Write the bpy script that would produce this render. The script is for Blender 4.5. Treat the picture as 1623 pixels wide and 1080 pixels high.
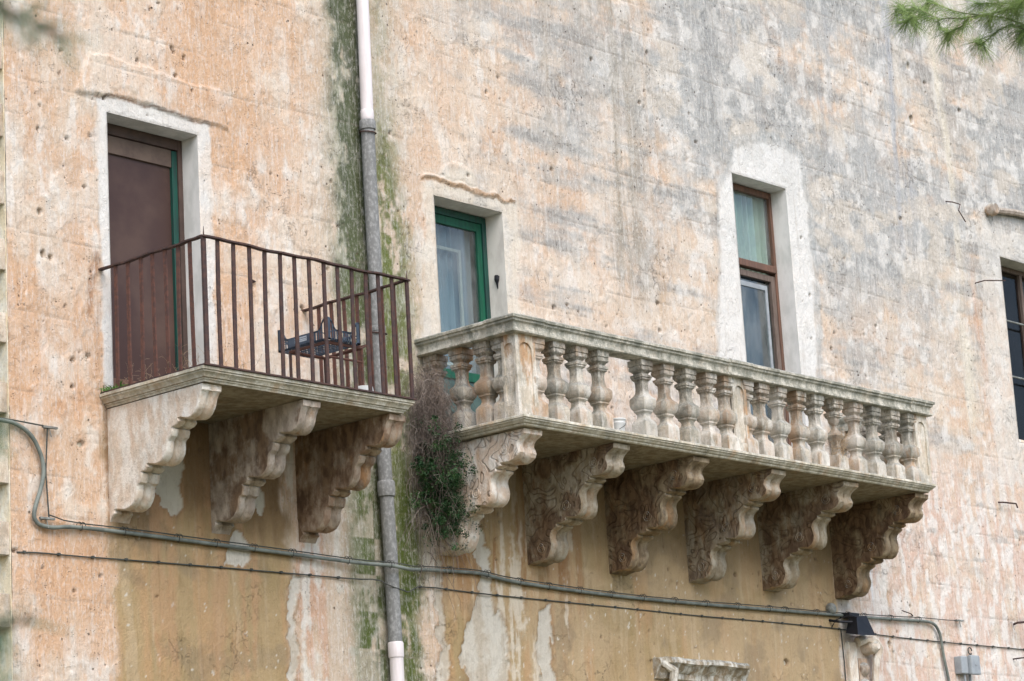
import bpy, bmesh, math, random
import numpy as np
from mathutils import Vector, Matrix
random.seed(7); PI = math.pi
for o in list(bpy.data.objects): bpy.data.objects.remove(o)
S = bpy.context.scene; COL = S.collection

# ---------------- camera ----------------
cd = bpy.data.cameras.new('camera'); cam = bpy.data.objects.new('camera', cd); COL.objects.link(cam); S.camera = cam
yaw, pit, rol = 0.85233691, 0.23214525, -0.05936528
f = Vector((math.sin(yaw)*math.cos(pit), math.cos(yaw)*math.cos(pit), math.sin(pit)))
r0 = f.cross(Vector((0,0,1))).normalized(); u0 = r0.cross(f)
r = math.cos(rol)*r0 + math.sin(rol)*u0; u = -math.sin(rol)*r0 + math.cos(rol)*u0
M = Matrix((r, u, -f)).transposed().to_4x4(); M.translation = Vector((0, -15, 1.6)); cam.matrix_world = M
cd.sensor_width = 36; cd.lens = 4269.57/1623*36; cd.clip_start = .1; cd.clip_end = 500
cd.dof.use_dof = True; cd.dof.focus_distance = 22.5; cd.dof.aperture_fstop = 9.0

# ---------------- light ----------------
W = bpy.data.worlds.new('World'); S.world = W; W.use_nodes = True
nt = W.node_tree; sky = nt.nodes.new('ShaderNodeTexSky'); sky.sky_type = 'NISHITA'; sky.sun_disc = False
SUN_EL, SUN_AZ = math.radians(50), math.radians(-24)      # azimuth measured from -y towards +x
sky.sun_elevation = SUN_EL; sky.sun_rotation = math.radians(180 + 24)
sky.dust_density = 2.0; sky.air_density = 1.0; sky.ozone_density = .6
bg = nt.nodes['Background']; nt.links.new(sky.outputs[0], bg.inputs[0]); bg.inputs[1].default_value = .135
sl = bpy.data.lights.new('sun', 'SUN'); so = bpy.data.objects.new('sun', sl); COL.objects.link(so)
sl.energy = 1.35; sl.angle = math.radians(52); sl.color = (1, .98, .95)
d = Vector((math.sin(SUN_AZ)*math.cos(SUN_EL), -math.cos(SUN_AZ)*math.cos(SUN_EL), math.sin(SUN_EL)))
so.rotation_euler = d.to_track_quat('Z', 'Y').to_euler()
S.view_settings.view_transform = 'Standard'; S.view_settings.look = 'None'; S.view_settings.gamma = 1
S.view_settings.exposure = 0.97
S.render.engine = 'CYCLES'

# ---------------- numpy noise ----------------
def vnoise(X, Z, sx, sz, seed):
    rs = np.random.RandomState(seed); T = rs.rand(256, 256)
    a = X/sx + seed*13.7; b = Z/sz + seed*7.1
    ia = np.floor(a).astype(int); ib = np.floor(b).astype(int); fa = a-ia; fb = b-ib
    fa = fa*fa*(3-2*fa); fb = fb*fb*(3-2*fb); g = lambda i, j: T[i % 256, j % 256]
    return (g(ia,ib)*(1-fa)+g(ia+1,ib)*fa)*(1-fb)+(g(ia,ib+1)*(1-fa)+g(ia+1,ib+1)*fa)*fb
def fbm(X, Z, sx, sz=None, o=4, seed=1, g=.55):
    sz = sz or sx; s = 0; a = 1; t = 0
    for k in range(o):
        s = s + a*vnoise(X, Z, sx/2**k, sz/2**k, seed+k*31); t += a; a *= g
    return s/t                                   # ~0..1, mean .5
def ss(x, a, b):
    t = np.clip((x-a)/(b-a), 0, 1); return t*t*(3-2*t)
def boxm(X, Z, x0, x1, z0, z1, fx=.3, fz=.3):
    return ss(X, x0-fx, x0+fx)*(1-ss(X, x1-fx, x1+fx))*ss(Z, z0-fz, z0+fz)*(1-ss(Z, z1-fz, z1+fz))
def poly_sd(X, Z, P):                            # signed distance, + inside
    d = np.full(X.shape, 1e9); ins = np.zeros(X.shape, bool); n = len(P)
    for i in range(n):
        x0, z0 = P[i]; x1, z1 = P[(i+1) % n]; ex, ez = x1-x0, z1-z0; L = ex*ex+ez*ez+1e-12
        t = np.clip(((X-x0)*ex+(Z-z0)*ez)/L, 0, 1); d = np.minimum(d, np.hypot(X-x0-t*ex, Z-z0-t*ez))
        if abs(ez) > 1e-9:
            c = ((z0 > Z) != (z1 > Z)) & (X < ex*(Z-z0)/ez+x0); ins ^= c
    return np.where(ins, d, -d)

# ---------------- material helpers ----------------
class NT:
    def __init__(s, name, rough=.9, spec=.3):
        s.m = bpy.data.materials.new(name); s.m.use_nodes = True; s.t = s.m.node_tree; s.n = s.t.nodes
        s.b = s.n['Principled BSDF']; s.b.inputs['Roughness'].default_value = rough
        s.b.inputs['Specular IOR Level'].default_value = spec
        g = s.n.new('ShaderNodeNewGeometry'); s.pos = g.outputs['Position']; s.nor = g.outputs['Normal']
    def L(s, a, b): s.t.links.new(a, b)
    def setv(s, sock, v):
        if isinstance(v, bpy.types.NodeSocket): s.L(v, sock)
        else: sock.default_value = v
    def noise(s, scale, detail=4, stretch=(1,1,1), rough=.6, dist=0, off=0):
        mp = s.n.new('ShaderNodeMapping'); s.L(s.pos, mp.inputs[0]); mp.inputs['Scale'].default_value = stretch
        mp.inputs['Location'].default_value = (off, off*.7, off*1.3)
        q = s.n.new('ShaderNodeTexNoise'); s.L(mp.outputs[0], q.inputs['Vector']); q.inputs['Scale'].default_value = scale
        q.inputs['Detail'].default_value = detail; q.inputs['Roughness'].default_value = rough; q.inputs['Distortion'].default_value = dist
        return q.outputs['Fac']
    def vor(s, scale, stretch=(1,1,1), feature='F1', rnd=1):
        mp = s.n.new('ShaderNodeMapping'); s.L(s.pos, mp.inputs[0]); mp.inputs['Scale'].default_value = stretch
        q = s.n.new('ShaderNodeTexVoronoi'); s.L(mp.outputs[0], q.inputs['Vector']); q.inputs['Scale'].default_value = scale
        q.feature = feature; q.inputs['Randomness'].default_value = rnd; return q.outputs['Distance']
    def step(s, v, a, b):
        q = s.n.new('ShaderNodeMapRange'); q.interpolation_type = 'SMOOTHSTEP'; s.L(v, q.inputs[0])
        q.inputs[1].default_value = a; q.inputs[2].default_value = b; return q.outputs[0]
    def math(s, op, a, b=0.0):
        q = s.n.new('ShaderNodeMath'); q.operation = op; s.setv(q.inputs[0], a); s.setv(q.inputs[1], b); return q.outputs[0]
    def mix(s, fac, a, b, mode='MIX'):
        q = s.n.new('ShaderNodeMix'); q.data_type = 'RGBA'; q.blend_type = mode
        s.setv(q.inputs[0], fac)
        for k, v in ((6, a), (7, b)):
            if not isinstance(v, bpy.types.NodeSocket): v = (*v[:3], 1)
            s.setv(q.inputs[k], v)
        return q.outputs[2]
    def attr(s, name, out='Color'):
        q = s.n.new('ShaderNodeAttribute'); q.attribute_name = name; return q.outputs[out]
    def normz(s):
        q = s.n.new('ShaderNodeSeparateXYZ'); s.L(s.nor, q.inputs[0]); return q.outputs[2]
    def sep(s):
        q = s.n.new('ShaderNodeSeparateXYZ'); s.L(s.pos, q.inputs[0]); return q.outputs
    def col(s, v): s.setv(s.b.inputs['Base Color'], v if isinstance(v, bpy.types.NodeSocket) else (*v, 1))
    def bump(s, h, strength=.5, dist=.01):
        q = s.n.new('ShaderNodeBump'); s.setv(q.inputs['Height'], h); q.inputs['Strength'].default_value = strength
        q.inputs['Distance'].default_value = dist; s.L(q.outputs[0], s.b.inputs['Normal'])

def wall_mat():
    k = NT('plaster_wall', .95, .15)
    c = k.attr('stain'); fl = k.attr('flake', 'Fac')
    n1 = k.noise(7, 10, (1,1,.7), .72, .3); n2 = k.noise(30, 7, (1,1,.6), .7, .4, off=3); n3 = k.noise(150, 4, off=9); n4 = k.noise(52, 7, (1,1,.30), .75, off=17)
    n7 = k.noise(2.6, 10, (1,1,.8), .74, off=91)
    # limewash worn to flecks, granular stone and grime showing between
    c = k.mix(k.math('MULTIPLY', k.step(n2, .50, .66), k.math('MULTIPLY', fl, .42)), c, (.74,.70,.64))
    c = k.mix(k.math('MULTIPLY', k.step(n4, .54, .62), k.math('MULTIPLY', fl, .42)), c, (.80,.77,.73))
    c = k.mix(k.math('MULTIPLY', k.step(n1, .52, .70), .42), c, k.mix(1, c, (.66,.61,.56), 'MULTIPLY'))
    c = k.mix(k.math('MULTIPLY', k.step(n7, .55, .68), .28), c, k.mix(1, c, (.70,.66,.60), 'MULTIPLY'))
    n6 = k.noise(42, 8, (1,1,.5), .75, off=71); c = k.mix(k.math('MULTIPLY', k.step(n6, .55, .66), k.math('ADD', k.math('MULTIPLY', fl, .35), .15)), c, k.mix(1, c, (.52,.46,.41), 'MULTIPLY'))
    c = k.mix(k.math('MULTIPLY', k.step(n3, .60, .72), .45), c, k.mix(1, c, (.50,.45,.41), 'MULTIPLY'))
    pn = k.math('SUBTRACT', 1, k.step(k.vor(17, (1,1,.8)), .08, .19)); pr = k.step(k.noise(5, 6, off=31, rough=.7), .53, .62)
    ph = k.math('MULTIPLY', pn, pr); fm = k.math('MINIMUM', k.math('ADD', k.math('MULTIPLY', fl, 1.2), .15), 1.0); pn2 = k.math('MULTIPLY', k.math('SUBTRACT', 1, k.step(k.vor(45), .12, .26)), k.step(k.noise(8, 5, off=37, rough=.7), .54, .63))
    ph = k.math('MULTIPLY', fm, k.math('MAXIMUM', ph, k.math('MULTIPLY', pn2, .8))); c = k.mix(k.math('MULTIPLY', ph, .85), c, (.10,.07,.05))
    ns = k.noise(34, 6, (1,1,.09), .65, off=111); c = k.mix(k.math('MULTIPLY', k.step(ns, .52, .64), k.math('MULTIPLY', fl, .30)), c, (.76,.73,.69)); ns2 = k.noise(26, 6, (1,1,.07), .65, off=131); c = k.mix(k.math('MULTIPLY', k.step(ns2, .54, .66), .26), c, k.mix(1, c, (.62,.56,.50), 'MULTIPLY'))
    # hairline cracks
    dn = k.noise(5, 6, off=55); cr = k.math('ABSOLUTE', k.math('SUBTRACT', dn, .5)); cr = k.math('MULTIPLY', k.math('SUBTRACT', 1, k.step(cr, .0015, .006)), k.step(k.noise(1.3, 2, off=12), .57, .66))
    c = k.mix(k.math('MULTIPLY', cr, .45), c, (.2,.15,.11))
    k.col(c)
    h = k.math('ADD', k.math('MULTIPLY', n1, 2.2), k.math('MULTIPLY', n2, .9)); h = k.math('ADD', h, k.math('MULTIPLY', n4, .35)); h = k.math('SUBTRACT', h, k.math('MULTIPLY', ph, .9)); h = k.math('SUBTRACT', h, cr)
    k.bump(h, .85, .014); return k.m

def stone_mat(name, base=(.62,.52,.40), pale=(.74,.68,.58), lichen=.0, brown=0, orange=.5, dark=.4, carve=False, underside_brown=False, vary=0, crust=0):
    k = NT(name, .92, .2)
    n1 = k.noise(3.2, 5, off=2); n2 = k.noise(14, 5, (1,1,.45), off=5); n3 = k.noise(60, 4, off=8); n4 = k.noise(5, 6, (1,1,.35), .65, off=21); n5 = k.noise(7, 6, (1,1,.5), .7, off=44)
    c = k.mix(k.step(n2, .4, .62), base, pale)
    c = k.mix(k.math('MULTIPLY', k.step(n4, .52, .64), orange), c, (.50,.27,.12))
    c = k.mix(k.math('MULTIPLY', k.step(n5, .52, .64), dark), c, (.13,.12,.10)); n8 = k.noise(34, 8, (1,1,.7), .75, off=83); c = k.mix(k.math('MULTIPLY', k.step(n8, .50, .64), .4), c, k.mix(1, c, (.50,.46,.42), 'MULTIPLY'))
    n9 = k.noise(1.9, 4, off=19); c = k.mix(k.math('MULTIPLY', k.step(n9, .5, .62), .35), c, k.mix(1, c, (.62,.62,.60), 'MULTIPLY'))
    if brown:
        q = k.n.new('ShaderNodeSeparateXYZ'); k.L(k.nor, q.inputs[0]); side_ = k.step(k.math('ABSOLUTE', q.outputs[0]), .75, .98)
        side_ = k.math('ADD', k.math('MULTIPLY', side_, .92), .08)
        c = k.mix(k.math('MULTIPLY', side_, k.math('MULTIPLY', k.step(k.math('ADD', k.math('MULTIPLY', n1, .6), k.math('MULTIPLY', n4, .4)), .50-.06*brown, .57-.03*brown), brown)), c, k.mix(k.step(n2,.35,.65), (.115,.070,.045), (.27,.175,.105)))
    # crust of black and grey lichen on what faces the rain
    up = k.step(k.normz(), .15, .75)
    li = k.step(k.math('ADD', n3, k.math('MULTIPLY', n2, .8)), .78, 1.05)
    c = k.mix(k.math('MULTIPLY', up, .85), c, k.mix(li, (.24,.24,.22), (.50,.50,.46)))
    if lichen: c = k.mix(k.math('MULTIPLY', k.step(k.math('ADD', n5, k.math('MULTIPLY', n3, .4)), .62, .78), lichen), c, k.mix(n3, (.10,.11,.08), (.34,.34,.29)))
    if underside_brown:
        dn_ = k.step(k.math('MULTIPLY', k.normz(), -1), .88, .99); c = k.mix(k.math('MULTIPLY', dn_, k.math('ADD', k.math('MULTIPLY', k.step(n2, .35, .62), .45), .4)), c, (.17,.13,.075))  # browner on faces that point straight down
    pit = k.math('SUBTRACT', 1, k.step(k.vor(55), .06, .16)); pit = k.math('MULTIPLY', pit, k.step(k.noise(8, 3, off=61), .48, .6))
    c = k.mix(k.math('MULTIPLY', pit, .7), c, (.12,.09,.06))
    h = k.math('ADD', k.math('MULTIPLY', n3, .5), k.math('ADD', n2, k.math('MULTIPLY', n8, .9))); h = k.math('SUBTRACT', h, pit)
    if carve:
        v = k.noise(6.0, 0, (.01,1,1), .5, 1.0, off=3); gr = k.math('SUBTRACT', 1, k.step(k.math('ABSOLUTE', k.math('SUBTRACT', k.math('FRACT', k.math('MULTIPLY', v, 4)), .5)), .05, .14))
        q2 = k.n.new('ShaderNodeSeparateXYZ'); k.L(k.nor, q2.inputs[0]); gr = k.math('MULTIPLY', gr, k.step(k.math('ABSOLUTE', q2.outputs[0]), .8, .98))
        c = k.mix(k.math('MULTIPLY', gr, .4), c, (.09,.055,.03)); h = k.math('SUBTRACT', h, k.math('MULTIPLY', gr, 1.6))
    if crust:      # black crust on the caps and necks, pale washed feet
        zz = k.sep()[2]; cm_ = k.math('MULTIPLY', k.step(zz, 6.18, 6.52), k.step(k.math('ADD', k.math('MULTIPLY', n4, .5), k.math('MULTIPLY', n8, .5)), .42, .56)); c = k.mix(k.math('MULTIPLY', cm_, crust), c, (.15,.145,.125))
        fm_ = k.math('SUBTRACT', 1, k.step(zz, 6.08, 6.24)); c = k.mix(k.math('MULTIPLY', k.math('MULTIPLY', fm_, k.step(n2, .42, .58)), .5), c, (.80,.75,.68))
    if vary:
        oi = k.n.new('ShaderNodeObjectInfo'); r1 = oi.outputs['Random']; r2 = k.math('FRACT', k.math('MULTIPLY', r1, 7.31)); r3 = k.math('FRACT', k.math('MULTIPLY', r1, 23.7))
        c = k.mix(k.math('MULTIPLY', k.math('MULTIPLY', r1, k.step(n2, .30, .60)), vary), c, k.mix(1, c, (.42,.41,.38), 'MULTIPLY'))
        c = k.mix(k.math('MULTIPLY', k.math('MULTIPLY', r2, k.step(n4, .44, .60)), vary*.9), c, (.48,.27,.13))
        c = k.mix(k.math('MULTIPLY', k.math('MULTIPLY', r3, k.step(n1, .45, .62)), vary*.8), c, (.78,.74,.67))
    k.col(c); k.bump(h, .75, .014); return k.m

def plain_mat(name, a, b=None, scale=20, rough=.7, metal=0, bump=.2, stretch=(1,1,1), spec=.3, lo=.4, hi=.62):
    k = NT(name, rough, spec); b = b or tuple(x*.7 for x in a); n = k.noise(scale, 5, stretch)
    k.col(k.mix(k.step(n, lo, hi), a, b)); k.b.inputs['Metallic'].default_value = metal
    if bump: k.bump(n, bump, .004)
    return k.m
def glass_mat(name='window_glass', tint=(.8,.85,.85), dirt=.15, refl=.9):
    k = NT(name, .05, .5); k.n.remove(k.b); out = k.n['Material Output']
    t = k.n.new('ShaderNodeBsdfTransparent'); t.inputs[0].default_value = (*tint, 1)
    g = k.n.new('ShaderNodeBsdfGlossy'); g.inputs['Roughness'].default_value = .06; g.inputs[0].default_value = (.9,.9,.9,1)
    df = k.n.new('ShaderNodeBsdfDiffuse'); df.inputs[0].default_value = (.35,.36,.36,1)
    lw = k.n.new('ShaderNodeLayerWeight'); lw.inputs[0].default_value = .5; fr = k.math('ADD', .05*refl, k.math('MULTIPLY', k.math('POWER', lw.outputs['Facing'], 4.0), refl))
    m1 = k.n.new('ShaderNodeMixShader'); k.L(k.math('MULTIPLY', k.step(k.noise(4,5,(1,1,.4)), .3,.8), dirt*2), m1.inputs[0]); k.L(t.outputs[0], m1.inputs[1]); k.L(df.outputs[0], m1.inputs[2])
    m2 = k.n.new('ShaderNodeMixShader'); k.L(fr, m2.inputs[0]); k.L(m1.outputs[0], m2.inputs[1]); k.L(g.outputs[0], m2.inputs[2])
    k.L(m2.outputs[0], out.inputs[0]); return k.m
def leaf_mat(name, a, b, scale=6):
    k = NT(name, .6, .3); n = k.noise(scale, 3); k.col(k.mix(k.step(n, .35, .65), a, b))
    k.b.inputs['Transmission Weight'].default_value = 0; return k.m

MT = dict(
    wall=wall_mat(),
    slab=stone_mat('weathered_limestone_slab', (.56,.50,.38), (.74,.69,.58), lichen=.2, orange=.35, dark=.3, underside_brown=True),
    rail=stone_mat('lichened_limestone_rail', (.48,.45,.37), (.68,.64,.55), lichen=.7, orange=.12, dark=.45),
    corbel_pale=stone_mat('pale_corbel_stone', (.70,.58,.46), (.82,.76,.67), orange=.32, dark=.10),
    corbel_pale2=stone_mat('pale_carved_corbel_stone', (.68,.54,.42), (.80,.74,.66), orange=.40, dark=.10, carve=True),
    corbel_brown=stone_mat('stained_corbel_stone', (.40,.33,.27), (.58,.50,.42), brown=.85, orange=.4, dark=.35),
    corbel_carved=stone_mat('stained_carved_corbel_stone', (.36,.29,.20), (.54,.47,.37), brown=.9, orange=.45, dark=.3, carve=True, vary=.25),
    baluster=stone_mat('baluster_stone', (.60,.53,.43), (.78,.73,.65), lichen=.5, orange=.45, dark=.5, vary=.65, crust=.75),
    pedestal=stone_mat('pedestal_stone', (.60,.52,.41), (.78,.72,.63), lichen=.3, orange=.8, dark=.35),
    rust=plain_mat('rusty_iron', (.060,.040,.038), (.095,.052,.042), 30, .8, .1, .5),
    rust_red=plain_mat('rusty_red_iron', (.14,.065,.048), (.09,.05,.042), 25, .8, .1, .5),
    white_plaster=plain_mat('white_plaster_reveal', (.76,.74,.70), (.62,.61,.57), 6, .9, 0, .3, (1,1,.5)),
    cream_plaster=plain_mat('cream_plaster_reveal', (.74,.70,.63), (.60,.56,.50), 6, .9, 0, .3, (1,1,.5)),
    green=plain_mat('green_painted_wood', (.010,.10,.055), (.008,.07,.042), 8, .5, 0, .15, (6,6,.5)),
    green_dark=plain_mat('dark_green_painted_wood', (.012,.075,.055), (.02,.05,.045), 8, .5, 0, .15, (6,6,.5)),
    teal=plain_mat('teal_door_panel', (.075,.125,.115), (.06,.10,.095), 8, .6, 0, .1),
    brown_wood=plain_mat('brown_painted_wood', (.17,.09,.062), (.11,.065,.048), 10, .6, 0, .3, (6,6,.5)),
    grey_wood=plain_mat('weathered_grey_wood', (.17,.13,.11), (.11,.08,.065), 14, .8, 0, .4, (6,6,.5)),
    dark_panel=plain_mat('dark_brown_screen', (.060,.034,.029), (.10,.062,.048), 1.5, .38, 0, .02, (1,1,1), .2, .35, .7),
    inside=plain_mat('dark_room', (.03,.03,.03), (.02,.02,.02), 3, .9, 0, 0),
    curtain=plain_mat('pale_curtain', (.72,.80,.68), (.62,.70,.60), 3, .95, 0, 0),
    net=plain_mat('grey_net_curtain', (.36,.41,.45), (.28,.33,.37), 3, .95, 0, 0, (6,1,.2)),
    glass=glass_mat(), glass_dark=glass_mat('dark_glass', (.75,.72,.72), .01, .3),
    pvc=plain_mat('pinkish_plastic_pipe', (.76,.70,.70), (.56,.50,.48), 7, .6, 0, .05, (3,3,.25), lo=.35, hi=.9),
    cement=plain_mat('asbestos_cement_pipe', (.19,.19,.185), (.34,.34,.33), 40, .9, 0, .3, (1,1,.7), lo=.40, hi=.75),
    cable=plain_mat('grey_green_cable', (.13,.145,.13), (.20,.22,.195), 9, .6, 0, .1),
    dark_wire=plain_mat('dark_wire', (.05,.055,.05), (.08,.08,.07), 9, .7, 0, 0),
    black=plain_mat('black_metal', (.012,.013,.017), (.02,.02,.025), 9, .5, .2, .1),
    grey_plastic=plain_mat('grey_plastic', (.33,.36,.38), (.27,.29,.31), 9, .5, 0, .05),
    grey_metal=plain_mat('grey_weathered_metal', (.30,.31,.29), (.20,.2,.18), 20, .6, .3, .2),
    crate=plain_mat('black_blue_plastic', (.075,.10,.135), (.05,.065,.09), 9, .4, 0, .05),
    label=plain_mat('white_print', (.5,.55,.6), (.42,.46,.5), 60, .6, 0, 0),
    tub=plain_mat('white_plastic', (.68,.68,.66), (.6,.6,.58), 9, .5, 0, .05),
    straw=leaf_mat('dry_straw', (.42,.30,.18), (.28,.19,.12)),
    twig=leaf_mat('dry_twig', (.085,.065,.055), (.19,.15,.125), 3),
    leaf=leaf_mat('green_leaf', (.04,.105,.035), (.024,.06,.026), 9),
    grass=leaf_mat('bright_grass', (.12,.24,.05), (.08,.16,.03)),
    needle=leaf_mat('pine_needle', (.27,.35,.11), (.11,.18,.045), 6),
    needle_dark=leaf_mat('dark_pine_needle', (.06,.16,.08), (.08,.12,.06), 2.5),
    bark=plain_mat('pine_bark', (.13,.085,.06), (.07,.05,.04), 9, .95, 0, .8),
    ground=plain_mat('grassy_gravel_ground', (.13,.12,.08), (.08,.09,.04), 3, .95, 0, .6),
)

# ---------------- mesh helpers ----------------
class MB:
    def __init__(s): s.v = []; s.f = []
    def add(s, vs, fs):
        b = len(s.v); s.v += [tuple(p) for p in vs]; s.f += [[b+i for i in q] for q in fs]; return s
    def box(s, x0, x1, y0, y1, z0, z1, bev=0):
        if bev:
            # chamfered box by shrinking each face
            e = bev; P = []; 
            for X, Y, Z in ((e,0,0),(0,e,0),(0,0,e)): pass
            bm = bmesh.new(); bmesh.ops.create_cube(bm, size=1)
            for v in bm.verts: v.co = Vector(((x0+x1)/2+v.co.x*(x1-x0), (y0+y1)/2+v.co.y*(y1-y0), (z0+z1)/2+v.co.z*(z1-z0)))
            bmesh.ops.bevel(bm, geom=list(bm.edges), offset=bev, segments=2, affect='EDGES', profile=.6)
            bm.verts.index_update(); s.add([v.co[:] for v in bm.verts], [[v.index for v in q.verts] for q in bm.faces]); bm.free(); return s
        return s.add([(x0,y0,z0),(x1,y0,z0),(x1,y1,z0),(x0,y1,z0),(x0,y0,z1),(x1,y0,z1),(x1,y1,z1),(x0,y1,z1)],
                     [(0,3,2,1),(4,5,6,7),(0,1,5,4),(1,2,6,5),(2,3,7,6),(3,0,4,7)])
    def tube(s, pts, rad, n=8, cap=True, rect=None):
        pts = [Vector(p) for p in pts]; R = rad if isinstance(rad, (list, tuple)) else [rad]*len(pts); vs = []; fs = []
        up = None
        for i, p in enumerate(pts):
            t = (pts[min(i+1, len(pts)-1)]-pts[max(i-1, 0)]).normalized()
            if up is None:
                up = Vector((0,0,1)) if abs(t.z) < .9 else Vector((0,1,0))
            a = (up - t*up.dot(t)).normalized(); b = t.cross(a); up = a
            for k in range(n):
                if rect:
                    q = [(1,1),(-1,1),(-1,-1),(1,-1)][k]; vs.append(p+a*q[0]*rect[0]+b*q[1]*rect[1])
                else:
                    an = 2*PI*k/n; vs.append(p+(a*math.cos(an)+b*math.sin(an))*R[i])
        for i in range(len(pts)-1):
            for k in range(n): fs.append((i*n+k, i*n+(k+1) % n, (i+1)*n+(k+1) % n, (i+1)*n+k))
        if cap: fs.append(list(range(n))[::-1]); fs.append([(len(pts)-1)*n+k for k in range(n)])
        return s.add(vs, fs)
    def lathe(s, c, prof, n=16, axis='z'):
        vs = []; fs = []
        for (rr, h) in prof:
            for k in range(n):
                an = 2*PI*k/n; p = (rr*math.cos(an), rr*math.sin(an), h)
                if axis == 'y': p = (p[0], p[2], p[1])
                vs.append((c[0]+p[0], c[1]+p[1], c[2]+p[2]))
        for i in range(len(prof)-1):
            for k in range(n): fs.append((i*n+k, i*n+(k+1) % n, (i+1)*n+(k+1) % n, (i+1)*n+k))
        fs.append(list(range(n))[::-1]); fs.append([(len(prof)-1)*n+k for k in range(n)])
        return s.add(vs, fs)
    def build(s, name, mat, parent=None, smooth=False, angle=40, jit=0, loc=None):
        me = bpy.data.meshes.new(name); me.from_pydata(s.v, [], s.f); me.validate()
        if jit:
            for v in me.vertices:
                x, y, z = v.co; q = math.sin(x*37+z*23+y*11)+math.sin(x*91-y*57+z*71)
                v.co += Vector((math.sin(y*63+z*41), q*.5, math.cos(x*53+y*77)))*jit
        bm = bmesh.new(); bm.from_mesh(me); bmesh.ops.recalc_face_normals(bm, faces=bm.faces); bm.to_mesh(me); bm.free()
        if smooth:
            for p in me.polygons: p.use_smooth = True
            try: me.set_sharp_from_angle(angle=math.radians(angle))
            except Exception: pass
        o = bpy.data.objects.new(name, me); COL.objects.link(o)
        me.materials.append(MT[mat] if isinstance(mat, str) else mat)
        if parent: o.parent = parent
        if loc: o.location = loc
        return o
def tag(o, label=None, cat=None, group=None, kind=None):
    if label: o['label'] = label
    if cat: o['category'] = cat
    if group: o['group'] = group
    if kind: o['kind'] = kind
    return o
def thing(name, label, cat, loc=(0,0,0), group=None):
    o = bpy.data.objects.new(name, None); o.empty_display_size = .2; COL.objects.link(o); o.location = loc
    o.matrix_world = Matrix.Translation(Vector(loc)); return tag(o, label, cat, group)
def sub(o, parent):           # keeps world placement for meshes written in world coordinates
    o.parent = parent; return o
def P0(parent):               # world offset of a thing whose children are written in world coordinates
    v = Vector((0,0,0))
    while parent is not None: v += parent.location; parent = parent.parent
    return -v
def part(mb, name, mat, parent, **k):
    o = mb.build(name, mat, parent, **k); o.location = P0(parent) if o.location.length == 0 else o.location + P0(parent); return o
def copy(o, parent, loc=None):
    c = o.copy(); COL.objects.link(c); c.parent = parent
    if loc is not None: c.location = loc
    for ch in o.children:
        q = ch.copy(); COL.objects.link(q); q.parent = c
    return c

# ---------------- ground ----------------
g = MB(); N = 40
gx = np.linspace(-150, 170, N); gy = np.linspace(-170, 130, N)
g.add([(x, y, .0) for y in gy for x in gx], [(j*N+i, j*N+i+1, (j+1)*N+i+1, (j+1)*N+i) for j in range(N-1) for i in range(N-1)])
tag(g.build('ground', 'ground'), 'bare gravelly ground in front of the old building', None, kind='structure')

# ---------------- the building ----------------
house = thing('old_building', 'tall old building facade of peeling peach and ochre plaster', 'building', (18, 0, 0))
XL = 11.695
OPEN = dict(door=(12.66, 13.575, 5.93, 8.15), w2=(16.255, 17.13, 5.98, 8.145), w3=(20.575, 21.47, 5.98, 9.155), w4=(25.485, 26.75, 6.99, 9.10))
fx = np.arange(XL, 27.0, .0135); fz = np.arange(3.55, 12.7, .0135)
gx = np.concatenate([fx, np.arange(27.05, 34, .3)]); gz = np.concatenate([np.arange(-.2, 3.5, .3), fz, np.arange(12.75, 15.5, .3)])
for x0, x1, z0, z1 in OPEN.values():
    for v in (x0, x1): gx[np.argmin(abs(gx-v))] = v
    for v in (z0, z1): gz[np.argmin(abs(gz-v))] = v
X, Z = np.meshgrid(gx, gz)
wob = fbm(X, Z, .35, o=4, seed=5)-.5; wobf = fbm(X, Z, .09, o=3, seed=9)-.5
streak = fbm(X, Z, .10, 1.6, 4, 11); streakf = fbm(X, Z, .03, .5, 3, 12); big = fbm(X, Z, 1.8, o=4, seed=21); mid = fbm(X, Z, .45, .4, 5, 22); fine = fbm(X, Z, .07, .06, 4, 23)
col = np.zeros(X.shape+(3,)); col[:] = (.63,.45,.32)
def lay(c, m):
    global col
    m = np.clip(m, 0, 1)[..., None]; col = col*(1-m)+np.array(c)*m
# peach / cream / salmon patchwork
lay((.67,.55,.43), ss(mid+.3*streak, .58, .78)*.7)
lay((.65,.43,.285), ss(fbm(X, Z, .6, .5, 5, 31)+.5*(streak-.5), .46, .66)*(.75-.3*ss(X,15,20)))
lay((.74,.66,.56), ss(fbm(X, Z, .28, .34, 5, 33), .48, .68)*.55); lay((.76,.72,.66), ss(fbm(X, Z, .10, .22, 5, 34), .54, .68)*.6); lay((.50,.40,.31), ss(fbm(X, Z, .16, .12, 5, 36), .60, .72)*.35)
right = ss(X, 17.5, 21); top = ss(Z, 7.2, 10.2); upper = right*top
lay((.66,.53,.41), ss(X, 15.6, 17)*ss(fbm(X, Z, .8, .5, 4, 35), .35, .6)*.6)
lay((.60,.37,.22), (1-ss(X, 14.6, 16.5))*ss(fbm(X, Z, .9, .9, 5, 38)+.3*(streak-.5), .42, .60)*.7)
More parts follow.
